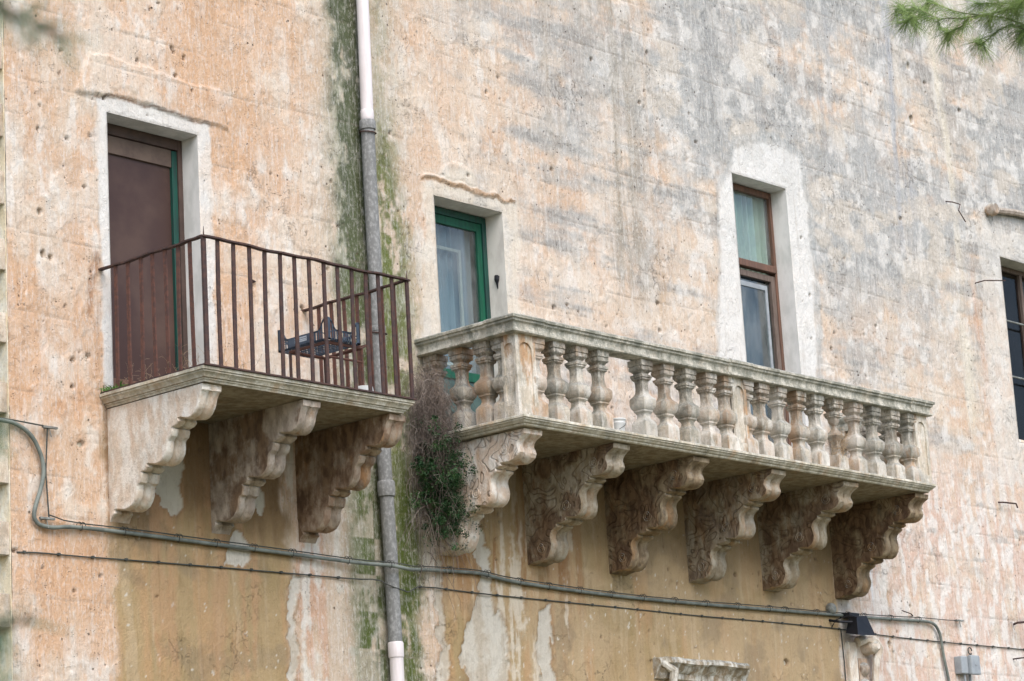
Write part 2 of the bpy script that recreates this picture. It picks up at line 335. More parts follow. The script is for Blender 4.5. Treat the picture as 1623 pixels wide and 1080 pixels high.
# grey weather crust: follows the stone courses, thickest high on the right
course = Z + .03*np.sin(X*1.1)+.05*(fbm(X, Z, 2.2, 1, 3, 41)-.5)
ph = (course/.295) % 1.0; jl = np.minimum(ph, 1-ph)*.295
band = fbm(X, Z, 1.5, .16, 5, 43)
up2 = ss(Z, 7.8+1.6*(1-ss(X, 16, 19)), 9.6+1.2*(1-ss(X,16,19)))
grey = ss(.55*band+.45*fbm(X, Z, .5, .30, 5, 44)+.13*up2+.05*ss(X,19,23)*ss(Z,6.3,7.5)+.16*(streak-.5)+.12*(fine-.5), .48, .70)*ss(X, 15.9, 17.2)
lay((.37,.37,.355), grey*.70)
lay((.40,.405,.395), ss(fbm(X, Z, 1.1, .8, 5, 45)+.20*(up2*ss(X,17,20)-.6)+.12*(fine-.5), .36, .56)*.80*ss(X, 16.8, 19.5)*ss(Z,7.2,8.6))
lay((.25,.25,.24), ss(band+.10*up2+.15*(fine-.5), .62, .76)*.5*ss(X, 16, 18)*ss(Z, 6.2, 7.5))
lay((.76,.73,.68), ss(fbm(X, Z, .15, .17, 5, 47)+.02*upper+.10*(fine-.5), .52, .68)*.6*ss(X, 17, 20)); lay((.66,.57,.46), ss(fbm(X, Z, .5, .3, 5, 48), .56, .68)*.5*ss(X, 18, 20))
# long rain streaks down from the roof
for cx, w, z0, c, a in ((18.85,.26,7.9,(.34,.30,.24),.55),(19.35,.10,7.5,(.50,.36,.24),.45),(18.5,.12,8.6,(.40,.36,.31),.4),(22.9,.10,8.6,(.42,.42,.41),.5),(23.6,.18,9.2,(.40,.41,.43),.6),(20.3,.2,9.6,(.30,.30,.29),.5),(22.3,.16,9.9,(.36,.37,.38),.5),(24.55,.1,7.2,(.70,.63,.50),.5),(24.9,.06,6.3,(.58,.36,.24),.5),(25.12,.045,6.6,(.58,.36,.24),.4),(17.9,.1,8.8,(.45,.38,.3),.4)):
    ztop = {24.9: 9.2, 25.12: 8.6}.get(cx, 99); m = np.exp(-((X-cx-.30*wob)/w)**2)*ss(Z, z0-.8, z0+.3)*(1-ss(Z, ztop-.8, ztop))*ss(streak+.2*wob, .30, .62); lay(c, m*a*1.45)
# pink and white streaked area low on the right
low = ss(X, 21.8, 22.5)*(1-ss(Z, 6.0, 7.0))
lay((.63,.43,.34), low*ss(.5*streak+.5*mid, .35, .6)*.75); lay((.76,.72,.67), low*ss(fbm(X, Z, .08, .22, 5, 51)+.15*(fine-.5), .46, .62)*.8)
lay((.76,.76,.76), boxm(X+.1*wob, Z, 22.30, 22.44, 4.9, 5.9, .05, .2)*ss(streakf,.35,.55)*.9)
lay((.30,.30,.28), low*ss(fbm(X, Z, .5, .12, 4, 53), .63, .74)*.5*ss(Z,5.2,5.7))
# top left: grey veil of blurred foliage put into the wall colour
lay((.40,.38,.34), boxm(X, Z, 11.3, 12.6, 9.2, 12, .5, .5)*ss(mid, .4, .6)*.4)
# bare salmon low on the left
lay((.60,.35,.20), boxm(X, Z, 11.6, 12.55, 4.2, 6.6, .3, .4)*ss(mid+.3*(streak-.5), .42, .6)*.6)
# ochre colour wash under the balconies
w = X+.22*wob+.10*(streak-.5); z_ = Z+.2*wob
oL = ss(w, 12.56, 12.66)*(1-ss(w, 14.3, 14.42))*(1-ss(Z, 5.9, 6.0))
oR = ss(w, 16.02, 16.1)*(1-ss(w, 21.72, 21.8))*(1-ss(Z, 5.98, 6.05))
oc = np.maximum(oL, oR); Xw = X+.10*(fbm(X, Z, .5, .8, 3, 73)-.5)+.03*wobf
lay((.43,.31,.165), oc); lay((.50,.37,.225), oc*ss(big+.4*(streak-.5), .45, .65)*.7); lay((.34,.25,.12), oc*ss(fbm(X,Z,.7,.4,4,61), .5, .66)*.5)
lay((.52,.31,.16), oc*ss(fbm(Xw, Z, .14, 1.1, 5, 74)+.25*(mid-.5), .50, .72)*.5*(1-.5*ss(X,18.5,20)))
lay((.56,.44,.30), oc*ss(fbm(Xw, Z, .05, 1.6, 4, 63)+.3*(mid-.5), .62, .74)*.35); lay((.26,.20,.13), oc*ss(fbm(X, Z, .35, .3, 6, 64), .54, .70)*.45); lay((.70,.66,.58), oc*ss(fbm(X, Z, .035, .05, 3, 68)+.12*(mid-.5), .80, .84)*.8)
st = oR*(1-ss(X, 17.6, 18.4)); lay((.30,.15,.06), st*ss(fbm(Xw, Z, .09, 1.5, 5, 65)+.2*(fine-.5), .48, .64)*.8*ss(Z, 4.4, 5.1)); lay((.70,.62,.50), st*ss(fbm(Xw, Z, .12, 1.3, 5, 67)+.2*(fine-.5), .58, .68)*.8)
st = oL; lay((.20,.125,.065), st*ss(Z+.3*wob+.5*(fbm(Xw, Z, .10, 1.0, 4, 75)-.5), 4.75, 5.25)*.85); lay((.50,.29,.16), st*ss(fbm(Xw, Z, .12, 1.4, 5, 69)+.2*(fine-.5), .52, .68)*.5*(1-ss(Z,5.2,5.5)))
lay((.20,.14,.07), oR*ss(Z+.3*wob, 5.0, 5.6)*.7)
# rusty run-off and pale drips between the balconies
mb_ = ss(w, 14.3, 14.42)*(1-ss(w, 15.05, 15.2))*(1-ss(Z, 5.7, 6.0)); lay((.60,.48,.36), mb_*.6); lay((.60,.36,.24), mb_*ss(streak, .5, .62)*.7)
lay((.74,.70,.62), mb_*ss(fbm(X, Z, .12, .7, 5, 71)+.2*(fine-.5), .56, .63)*.8)
# patches where the wash has come off down to white render
WP = [[(16.50,5.35),(16.62,5.4),(16.68,4.95),(16.74,4.62),(16.84,4.45),(16.9,4.0),(16.9,3.6),(16.3,3.6),(16.27,4.2),(16.42,4.52),(16.55,4.75),(16.5,5.1)],
      [(17.28,4.62),(17.42,4.66),(17.46,3.6),(17.2,3.6)], [(13.05,5.25),(13.14,5.08),(13.19,5.04),(13.28,5.14),(13.31,5.3),(13.33,5.6),(13.06,5.6)],
      [(14.38,4.75),(14.46,4.6),(14.44,3.6),(14.34,3.6)], [(13.75,4.98),(13.9,5.02),(13.97,4.9),(13.93,4.78),(13.7,4.77)], [(16.02,4.95),(16.10,4.95),(16.12,3.6),(15.98,3.6)], [(14.0,5.6),(14.16,5.62),(14.15,5.2),(14.04,5.2)]]
patch = np.full(X.shape, -1.)
for p in WP: patch = np.maximum(patch, poly_sd(X+.22*wob+.12*wobf, Z+.22*wob+.10*wobf, p)+.03*(fine-.5))
pm = ss(patch, 0, .008); lay((.27,.16,.08), ss(patch, -.03, -.004)*(1-pm)*.5); lay((.62,.58,.50), pm*.9); lay((.46,.38,.28), pm*ss(mid+.6*(streak-.5)+.3*(fine-.5), .42, .6)*.6); lay((.5,.47,.38), pm*ss(Z, 4.9, 5.3)*.7)
# green and black growth behind the leaking downpipe
xp = 15.40
mossn = fbm(X, Z, .12, .22, 5, 81)
mL = np.exp(-(np.abs(X-(15.26-.03*ss(Z,9,10))+.15*wob)/ (.18+.04*ss(Z,6.5,7.5)*(1-ss(Z,8,9.5))))**2.4)
mR = np.exp(-((X-15.66)/(.15+.10*(1-ss(Z,7.6,8.2))*ss(Z,5.8,6.2)))**2)*(.25+.75*(1-ss(Z, 8.0, 9.0)))
lay((.52,.46,.37), boxm(X, Z, 14.85, 15.95, 3, 13, .25, 1)*.55)
lay((.34,.34,.26), np.clip(mL*1.4,0,1)*ss(mossn+.3*wobf, .15, .45)*.9)
lay((.075,.085,.06), np.clip(mL*1.4,0,1)*ss(mossn+.45*(fine-.5)+.2*(streak-.5)+.30*np.exp(-((X-15.33)/.14)**2), .42, .64)*.9*(.35+.65*ss(Z,6.2,7.5)))
lay((.085,.115,.025), np.clip(np.maximum(mL*(1.1-.7*ss(Z,6.6,7.8)), mR*1.3), 0, 1)*ss(mossn+.07+.45*(fine-.5), .38, .60)*.85); lay((.06,.07,.03), np.exp(-((X-15.36)/.07)**2)*ss(mossn+.2*(fine-.5), .30, .55)*.8)
lay((.12,.15,.03), mR*ss(fbm(X, Z, .07, .12, 4, 83), .5, .6)*.8)
lay((.075,.10,.022), (1-ss(Z,5.4,6.0))*np.clip(np.exp(-((X-15.72+.2*wob)/.15)**2)*1.3+np.exp(-((X-15.24+.2*wob)/.13)**2)*1.1,0,1)*ss(fbm(X, Z, .16, .4, 5, 85)+.3*(fine-.5), .38, .54)*.9)
blk = ((np.floor(Z/.30)+np.floor((X)/.26)) % 2)*boxm(X, Z, 15.1, 15.4, 3.5, 5.4, .03, .1); lay((.55,.47,.38), blk*ss(mossn,.35,.5)*.55)
# plaster surrounds
def sur(P, c, a, wobk=.10, soft=.02):
    m = ss(poly_sd(X+wobk*wob+.05*wobf, Z+wobk*wob+.05*wobf, P), -soft*.5, soft); lay(c, m*a); return m
sd_ = sur([(12.545,8.25),(13.1,8.30),(13.705,8.265),(13.71,7.3),(13.705,6.26),(13.72,5.9),(12.58,5.9),(12.56,7.0)], (.72,.70,.66), .9, .05)
s2_ = sur([(16.13,8.25),(16.37,8.40),(16.738,8.46),(16.86,8.34),(17.36,8.29),(17.29,7.2),(17.34,5.9),(16.1,5.9),(16.03,7.0)], (.70,.64,.54), .7, .2, .06)
s3_ = sur([(20.12,5.9),(20.14,7.3),(20.30,8.9),(20.56,9.2),(20.66,9.45),(21.1,9.60),(21.473,9.60),(21.76,9.52),(21.84,9.0),(21.78,8.0),(21.76,7.2),(21.8,5.9)], (.74,.725,.69), .88, .14, .05)
h3 = ss(poly_sd(X+.15*wob, Z+.15*wob, [(20.1,7),(20.25,8.95),(20.5,9.22),(20.6,9.55),(21.1,9.72),(21.5,9.72),(21.83,9.6),(21.93,9.0),(21.85,7)]), -.01, .05)*(1-s3_); lay((.42,.43,.42), h3*.6)
s4_ = .55*sur([(25.0,6.5),(24.98,9.47),(25.6,9.5),(27.4,9.5),(27.4,6.5)], (.70,.66,.60), .5, .3)
for s in (sd_, s2_, s3_, s4_): lay((.56,.55,.52), s*ss(fbm(X, Z, .25, .5, 5, 91), .56, .70)*.35)
lay((.70,.55,.42), sd_*ss(fbm(X, Z, .3, .5, 4, 92), .55, .66)*.35)
surr = np.maximum.reduce([sd_, s2_*.7, s3_, s4_*.5])
# rust runs on window 2's hood, dark gouge left of the door
lay((.24,.11,.05), ss(poly_sd(X+.1*wob, Z+.08*wobf, [(12.50,7.05),(12.55,7.0),(12.50,6.75),(12.47,6.55),(12.42,6.5),(12.42,6.9)]), -.01, .02)*.5)
lay((.20,.10,.05), ss(poly_sd(X, Z+.05*wobf, [(12.56,6.05),(12.6,6.05),(12.60,4.95),(12.58,4.95)]), -.01, .01)*.45)
fl = np.ones(X.shape)*.85; fl -= .6*surr; fl -= .85*oc; fl -= .5*pm; fl *= 1-.35*np.clip(mL+mR, 0, 1); fl = np.clip(fl+.3*low, .05, 1)
# relief
H = .007*(big-.5)+.007*(mid-.5)+.0035*(fine-.5)
cg = (1-ss(jl+.010*wobf, .0, .011))*(.0045*(1-.85*oc)*(1-.9*surr))*1.1*ss(fbm(X, Z, .9, .3, 4, 95)+.25*(fine-.5), .38, .60); H -= cg
colj = ((X/.62+.5*(np.floor(course/.295) % 2)) % 1.0); cj = (1-ss(np.minimum(colj, 1-colj)*.62+.01*wobf, 0, .008))*.0035*(1-oc)*(1-surr)*ss(fbm(X, Z, .7, .5, 3, 96), .48, .6); H -= cj
lay((.24,.2,.16), np.clip((cg+cj)/.0045, 0, 1)*.36)
H += .005*ss(fbm(X, Z, .28, .34, 5, 33)+.1*(fine-.5), .55, .575)*(1-oc)*(1-surr)       # flakes of limewash stand proud
H -= .013*pm; H += .003*oc
H += .018*ss(poly_sd(X+.1*wob, Z+.1*wob, [(12.35,8.245),(12.5,8.6),(13.8,8.55),(13.9,8.24),(13.7,8.265),(13.1,8.295),(12.55,8.25)]), 0, .008)
def ledge(P, up, hh):                             # broken plaster lip
    global H
    d = poly_sd(X+.05*wobf, Z+.09*wobf+.05*wob, P); H += hh*ss(d, 0, .004)*(.25+.75*ss(fbm(X, Z*0, .16, 1, 3, 97), .36, .5))
ledge([(16.10,8.265),(16.36,8.285),(16.84,8.27),(17.30,8.262),(17.30,8.285),(16.84,8.315),(16.5,8.33),(16.36,8.325),(16.10,8.285)], 1, .015)
lay((.20,.11,.06), ss(poly_sd(X, Z+.07*wobf+.04*wob, [(12.53,8.238),(12.8,8.274),(13.1,8.269),(13.4,8.260),(13.72,8.246),(13.72,8.258),(13.4,8.272),(13.1,8.283),(12.8,8.288),(12.53,8.250)]), -.008, .004)*.75); lay((.40,.23,.11), ss(poly_sd(X, Z+.05*wobf, [(16.10,8.245),(16.36,8.27),(16.84,8.25),(17.30,8.245),(17.30,8.28),(16.84,8.305),(16.36,8.315),(16.10,8.28)]), -.01, .01)*.75)
ledge([(16.33,8.34),(16.38,8.42),(16.5,8.47),(16.74,8.48),(16.84,8.40),(16.86,8.33)], 1, .008)
rs = np.random.RandomState(3)
HOL = [(11.999,7.88,.02),(12.0,7.25,.035),(12.094,6.917,.03),(12.02,6.93,.03),(14.10,7.016,.03),(14.35,7.98,.015),(23.934,10.382,.045),(23.974,11.003,.04),(24.927,10.695,.03),(17.844,8.676,.022),(17.86,7.03,.02),(16.70,8.40,.018),(20.806,4.357,.035),(24.159,4.479,.05),(22.591,4.616,.04),(22.658,4.543,.022),(13.9,8.3,.012),(12.35,5.55,.03),(12.28,6.17,.02),(12.43,6.22,.022),(15.75,8.6,.02),(18.1,4.45,.012),(20.5,6.9,.02),(12.31,9.6,.014),(13.0,9.9,.016)]
for i in range(90):
    cx_, cz_ = rs.uniform(11.8, 26.8), rs.uniform(4, 12.2)
    for j in range(rs.randint(2, 14)): HOL.append((cx_+rs.normal(0, .28), cz_+rs.normal(0, .20), .006+.016*rs.rand()**2.5))
hm = np.zeros(X.shape)
for hx, hz, hr in HOL:
    j0, j1 = np.searchsorted(gx, (hx-.12, hx+.12)); k0, k1 = np.searchsorted(gz, (hz-.12, hz+.12))
    xx = X[k0:k1, j0:j1]; zz = Z[k0:k1, j0:j1]; w_ = wobf[k0:k1, j0:j1]
    dd = np.hypot((xx-hx)*(1+.3*math.sin(hx*9)), zz-hz)/hr+1.1*w_; hm[k0:k1, j0:j1] = np.maximum(hm[k0:k1, j0:j1], 1-ss(dd, .55, 1.05)); H[k0:k1, j0:j1] -= hr*1.5*(1-ss(dd, .5, 1.0))
lay((.17,.11,.07), hm*.75)
edge = 1e9*np.ones(X.shape)
for x0, x1, z0, z1 in OPEN.values(): edge = np.minimum(edge, np.maximum.reduce([x0-X, X-x1, z0-Z, Z-z1]))
H *= ss(edge, .003, .05); H -= .006*(1-ss(edge+.02*wobf, 0, .018))
nx, nz = len(gx), len(gz)
co = np.stack([X, -H, Z], -1).reshape(-1, 3)
cx_ = (gx[:-1]+gx[1:])/2; cz_ = (gz[:-1]+gz[1:])/2; CX, CZ_ = np.meshgrid(cx_, cz_); keep = np.ones(CX.shape, bool)
for x0, x1, z0, z1 in OPEN.values(): keep &= ~((CX > x0) & (CX < x1) & (CZ_ > z0) & (CZ_ < z1))
I, J = np.meshgrid(np.arange(nx-1), np.arange(nz-1)); b = (J*nx+I)[keep]
quads = np.stack([b, b+1, b+1+nx, b+nx], -1)
me = bpy.data.meshes.new('wall'); me.vertices.add(len(co)); me.vertices.foreach_set('co', co.astype(np.float32).ravel())
me.loops.add(quads.size); me.loops.foreach_set('vertex_index', quads.astype(np.int32).ravel())
me.polygons.add(len(quads)); me.polygons.foreach_set('loop_start', np.arange(0, quads.size, 4, dtype=np.int32)); me.polygons.foreach_set('loop_total', np.full(len(quads), 4, np.int32))
me.update(calc_edges=True); me.polygons.foreach_set('use_smooth', np.ones(len(quads), bool))
a = me.attributes.new('stain', 'FLOAT_COLOR', 'POINT'); a.data.foreach_set('color', np.concatenate([col.reshape(-1,3), np.ones((len(co),1))], 1).astype(np.float32).ravel())
a = me.attributes.new('flake', 'FLOAT', 'POINT'); a.data.foreach_set('value', fl.astype(np.float32).ravel())
me.materials.append(MT['wall']); wo = bpy.data.objects.new('wall', me); COL.objects.link(wo); wo.parent = house; wo.location = P0(house)
# thickness: a masonry body behind the plastered face, with holes for the openings
m = MB(); xs = [XL+.002, 12.66, 13.575, 16.255, 17.13, 20.575, 21.47, 25.485, 26.75, 33.9]
oz = {1: (5.93, 8.15), 3: (5.98, 8.145), 5: (5.98, 9.155), 7: (6.99, 9.10)}
for i in range(9):
    if i in oz:
        m.box(xs[i]-.0, xs[i+1], .03, .5, -.2, oz[i][0]-.02); m.box(xs[i], xs[i+1], .03, .5, oz[i][1]+.02, 15.3)
    else: m.box(xs[i]+(.004 if i else 0), xs[i+1]-.004, .03, .5, -.2, 15.3)
m.box(XL, 33.9, .5, 12, 15.3, 15.5)
part(m, 'masonry', 'slab', house)

# toothing stones on the left corner
tb = [(7.756,7.506),(7.243,6.991),(6.749,6.446),(6.213,5.936),(5.70,5.45),(5.19,4.93),(4.68,4.42),(4.17,3.92),(8.27,8.02),(8.78,8.53),(9.29,9.04),(9.80,9.55)]
ed = sorted([z for p in tb for z in p]); MT['corbel_dark'] = stone_mat('dark_stained_carved_corbel_stone', (.26,.19,.12), (.42,.33,.22), brown=1.0, orange=.5, dark=.5, carve=True); MT['corbel_red'] = stone_mat('rust_stained_corbel_stone', (.33,.22,.15), (.50,.40,.31), brown=.95, orange=.7, dark=.4)
MT['tooth'] = stone_mat('grey_toothing_stone', (.60,.48,.36), (.70,.61,.50), orange=.2, dark=.35)
for i in range(1, len(ed)-1, 2):
    m = MB(); w0 = .13+.02*math.sin(i*2.1); m.box(XL-w0, XL-.009, .002+.004*math.sin(i), .48, ed[i]+.006, ed[i+1]-.006, .012); part(m, 'toothing_stone', 'tooth', house, smooth=True)
MT['return_face'] = stone_mat('sun_painted_corner_stone', (.84,.70,.48), (.88,.80,.64), orange=.1, dark=.05)  # sunlight on the corner's side face is put into this warm pale colour
m = MB(); m.box(XL-.008, XL-.001, .0, .46, 3.3, 13.2); part(m, 'sun_tinted_corner_panel', 'return_face', house)  # thin panel added to carry the painted sunlight

# ---------------- openings ----------------
def reveal(mb, x0, x1, z0, z1, dep, n=14):
    """four inner faces of an opening, uneven like trowelled plaster"""
    rr = random.Random(int(x0*100))
    def sheet(fn):
        vs = []; fs = []
        for i in range(n+1):
            for j in range(5): vs.append(fn(i/n, j/4, (rr.random()-.5)*.004 if 0 < j < 4 else 0))
        for i in range(n):
            for j in range(4): fs.append((i*5+j, i*5+j+1, (i+1)*5+j+1, (i+1)*5+j))
        mb.add(vs, fs)
    y = lambda t: .004+t*dep
    sheet(lambda s, t, e: (x0+e+.004, y(t), z0+s*(z1-z0))); sheet(lambda s, t, e: (x1-e-.001, y(t), z0+s*(z1-z0)))
    sheet(lambda s, t, e: (x0+s*(x1-x0), y(t), z1-.004+e)); sheet(lambda s, t, e: (x0+s*(x1-x0), y(t), z0+.004+e))
def room(x0, x1, z0, z1, y0, parent):
    m = MB(); m.add([(x0-.6,y0,z0-.3),(x1+.6,y0,z0-.3),(x1+.6,y0+2,z0-.3),(x0-.6,y0+2,z0-.3),(x0-.6,y0,z1+.3),(x1+.6,y0,z1+.3),(x1+.6,y0+2,z1+.3),(x0-.6,y0+2,z1+.3)],
                    [(0,1,2,3),(4,5,6,7),(1,2,6,5),(2,3,7,6),(3,0,4,7)]); part(m, 'dark_room', 'inside', parent)
def frame(mb, x0, x1, z0, z1, y0, y1, wd, bot=None, topw=None):
    bot = wd if bot is None else bot; topw = topw or wd
    mb.box(x0, x0+wd, y0, y1, z0, z1, .003); mb.box(x1-wd, x1, y0, y1, z0, z1, .003)
    mb.box(x0+wd, x1-wd, y0+.001, y1-.001, z1-topw, z1, .003)
    if bot: mb.box(x0+wd, x1-wd, y0+.001, y1-.001, z0, z0+bot, .003)
def opening(kind, name, label, surmat):
    x0, x1, z0, z1 = OPEN[kind]; m = MB(); reveal(m, x0, x1, z0, z1, .24)
    o = part(m, name, surmat, house, smooth=True); o['label'] = label; return o, x0, x1, z0, z1

# door on the iron balcony
o, x0, x1, z0, z1 = opening('door', 'balcony_door', 'tall dark brown door with a green stile, white plaster reveal', 'white_plaster')
m = MB(); MT['door_frame'] = plain_mat('dark_brown_door_frame', (.085,.055,.045), (.06,.04,.033), 5, .7, 0, .1); frame(m, x0+.01, x1-.004, z0, z1-.006, .185, .25, .045, .02, .085); part(m, 'outer_frame', 'door_frame', o)
m = MB(); m.box(x1-.10, x1-.048, .20, .245, z0, z1-.1, .003); part(m, 'green_stile', 'green_dark', o)
m = MB(); m.box(x0+.05, x1-.1, .207, .24, z1-.235, z1-.095, .003); MT['door_head'] = plain_mat('brown_door_head', (.15,.105,.08), (.11,.075,.06), 5, .7, 0, .1); part(m, 'head_rail', 'door_head', o)
m = MB(); m.box(x0+.05, x1-.101, .228, .236, z0+.215, z1-.23); part(m, 'dark_screen', 'dark_panel', o)
m = MB(); m.box(x0+.05, x1-.101, .215, .245, z0, z0+.22, .004); part(m, 'bottom_panel', 'brown_wood', o)
room(x0, x1, z0, z1, .5, o)
# green framed window door
o, x0, x1, z0, z1 = opening('w2', 'balcony_window', 'green framed window door with a grey net curtain, cream plaster reveal', 'cream_plaster')
m = MB(); frame(m, x0+.004, x1-.004, z0, z1-.012, .20, .25, .05, .02, .06); part(m, 'outer_frame', 'green_dark', o)
m = MB(); frame(m, x0+.056, x1-.056, z0+.03, z1-.074, .215, .262, .06, .05, .075); m.box(x0+.116, x1-.116, .216, .26, 6.62, 6.70, .003); part(m, 'casement', 'green', o)
m = MB(); m.box(x0+.116, x1-.116, .236, .242, 6.70, z1-.149); part(m, 'glass_pane', 'glass', o)
m = MB(); m.box(x0+.116, x1-.116, .228, .246, z0+.08, 6.62, .003); part(m, 'lower_panel', 'teal', o)
def curtain(mb, x0, x1, z0, z1, y, amp=.018, waves=9, n=60):
    vs = []; fs = []
    for i in range(n+1):
        t = i/n; yy = y+amp*math.sin(t*waves*2*PI+.6*math.sin(t*9)); vs += [(x0+t*(x1-x0), yy, z0), (x0+t*(x1-x0), yy*1.0+.006*math.sin(t*31), z1)]
    for i in range(n): fs.append((2*i, 2*i+2, 2*i+3, 2*i+1))
    mb.add(vs, fs)
m = MB(); curtain(m, x0+.08, x1-.08, 6.6, z1-.12, .34); part(m, 'net_curtain', 'net', o, smooth=True)
m = MB(); frame(m, x0+.19, x1-.27, 6.75, z1-.33, .275, .30, .03); part(m, 'inner_shutter_frame', 'cream_plaster', o)
room(x0, x1, z0, z1, .5, o)
m = MB(); m.tube([(x1+.005,.10,7.585),(x1-.006,.10,7.58),(x1-.010,.102,7.55),(x1-.006,.104,7.52),(x1-.002,.103,7.47)], [.012,.026,.024,.012,.004], 8); part(m, 'black_blot', 'black', o)  # small raised black mark on the right reveal
# brown framed window door
o, x0, x1, z0, z1 = opening('w3', 'balcony_window', 'narrow brown framed window with a pale green curtain behind the transom', 'white_plaster')
zt = 8.30
m = MB(); frame(m, x0+.004, x1-.004, z0, z1-.012, .19, .25, .038, .02, .06); m.box(x0+.038, x1-.038, .17, .25, zt, zt+.07, .006); part(m, 'outer_frame', 'brown_wood', o)
m = MB(); frame(m, x0+.042, x1-.042, z0+.03, zt-.03, .20, .24, .065, .06, .06); part(m, 'casement', 'grey_wood', o)
m = MB(); frame(m, x0+.125, x1-.16, z0+.1, zt-.14, .215, .245, .035, .05, .05); part(m, 'inner_frame', 'grey_plastic', o)
m = MB(); m.box(x0+.055, x1-.055, .215, .219, zt+.08, z1-.08); part(m, 'transom_pane', 'glass', o)
m = MB(); m.box(x0+.12, x1-.12, .226, .231, z0+.1, zt-.12); part(m, 'glass_pane', 'glass', o)
m = MB(); curtain(m, x0+.02, x1-.02, zt-.02, z1, .295, .032, 9); part(m, 'curtain', 'curtain', o, smooth=True)
MT['net_dark'] = plain_mat('dark_net_curtain', (.10,.115,.13), (.075,.09,.10), 3, .95, 0, 0, (6,1,.2))
m = MB(); curtain(m, x0+.02, x1-.02, z0, zt-.04, .34, .01, 5); part(m, 'net_curtain', 'net_dark', o, smooth=True)
room(x0, x1, z0, z1, .5, o)
# window at the right edge
o, x0, x1, z0, z1 = opening('w4', 'barred_window', 'dark wide window with thin crossbars, cut off by the right edge', 'cream_plaster')
m = MB(); frame(m, x0+.004, x1-.004, z0, z1-.012, .20, .26, .05); m.box(x0+.72, x0+.77, .2, .26, z0, z1-.03, .003); part(m, 'outer_frame', 'grey_wood', o)
m = MB(); m.box(x0+.05, x1-.05, .235, .24, z0+.04, z1-.05); part(m, 'glass_pane', 'glass_dark', o)
for zz in (8.42, 7.78): m = MB(); m.tube([(x0-.02, .13, zz), (x1+.02, .13, zz)], .012, 6); part(m, 'crossbar', 'grey_metal', o)
m = MB(); m.box(x0+.004, x1-.004, .05, .2, z0+.005, z0+.05, .004); part(m, 'sill', 'corbel_pale', o)
room(x0, x1, z0, z1, .5, o)
# arched hood above it
m = MB(); n = 16; P = []
for i in range(n+1):
    t = i/n; xx = 25.33+1.7*t; P.append((xx, -.045, 9.60-.0*t+.07*math.sin(PI*t)))
m.tube(P, .04, 8); m.lathe((25.31, 0, 9.60), [(.0,-.12),(.055,-.12),(.075,-.10),(.08,-.05),(.06,-.03),(.06,.03)], 12, 'y')
hd = part(m, 'window_hood', 'corbel_brown', house, smooth=True)

# ---------------- swept mouldings ----------------
def resample(path, step, extra=()):
    out = []
    for i in range(len(path)-1):
        a, b = Vector(path[i]), Vector(path[i+1]); n = max(1, int((b-a).length/step))
        for k in range(n): out.append((a.lerp(b, k/n), i if k else (i-1, i)))
    out.append((Vector(path[-1]), len(path)-2)); return out
def sweep(mb, path, prof, step=.06, closed=True, breaks=(), joints=(), seed=0, rough=.0015, cap=True):
    """path: xy corners; prof: (out, z) loop, out measured to the left-hand outside; breaks: (s0, s1, extra out); joints: arc positions"""
    segs = []
    for i in range(len(path)-1):
        d_ = (Vector(path[i+1])-Vector(path[i])).normalized(); segs.append(Vector((d_.y, -d_.x)))
    st = []; s0 = 0
    for i in range(len(path)-1):
        a, b = Vector(path[i]), Vector(path[i+1]); L = (b-a).length; n = max(1, int(L/step)); ts = set(round(k/n, 5) for k in range(n+1))
        for j in joints:
            for e in (-.004, -.0015, .0015, .004):
                if 0 < (j+e-s0)/L < 1: ts.add((j+e-s0)/L)
        for b0, b1, _ in breaks:
            for q in (b0-.001, b0+.001, b1-.001, b1+.001):
                if 0 < (q-s0)/L < 1: ts.add((q-s0)/L)
        for t in sorted(ts):
            if t == 0 and i > 0: continue
            if t == 1 and i < len(segs)-1:
                n1, n2 = segs[i], segs[i+1]; mt = (n1+n2); mt = mt/(mt.dot(n1)); st.append((b, mt, s0+L))
            else: st.append((a.lerp(b, t), segs[i], s0+t*L))
        s0 += L
    rr = random.Random(seed); vs = []; fs = []; n = len(prof)
    for p, nn, s in st:
        ex = 0
        for b0, b1, e in breaks:
            if b0 < s < b1: ex = e
        jn = any(abs(s-j) < .003 for j in joints)
        for q, (o_, z) in enumerate(prof):
            oo = o_ + ex*(1 if o_ > 0 else -1 if closed else 0)*(1 if (closed or o_ > -.1) else 0)
            if jn: oo -= .008*(1 if o_ > -.05 else 0)
            e1 = (rr.random()-.5)*2*rough; vs.append((p.x+nn.x*(oo+e1), p.y+nn.y*(oo+e1), z+(rr.random()-.5)*rough*1.4))
    for i in range(len(st)-1):
        for k in range(n if closed else n-1): fs.append((i*n+k, i*n+(k+1) % n, (i+1)*n+(k+1) % n, (i+1)*n+k))
    if closed and cap: fs.append(list(range(n))); fs.append([(len(st)-1)*n+k for k in range(n)])
    mb.add(vs, fs)

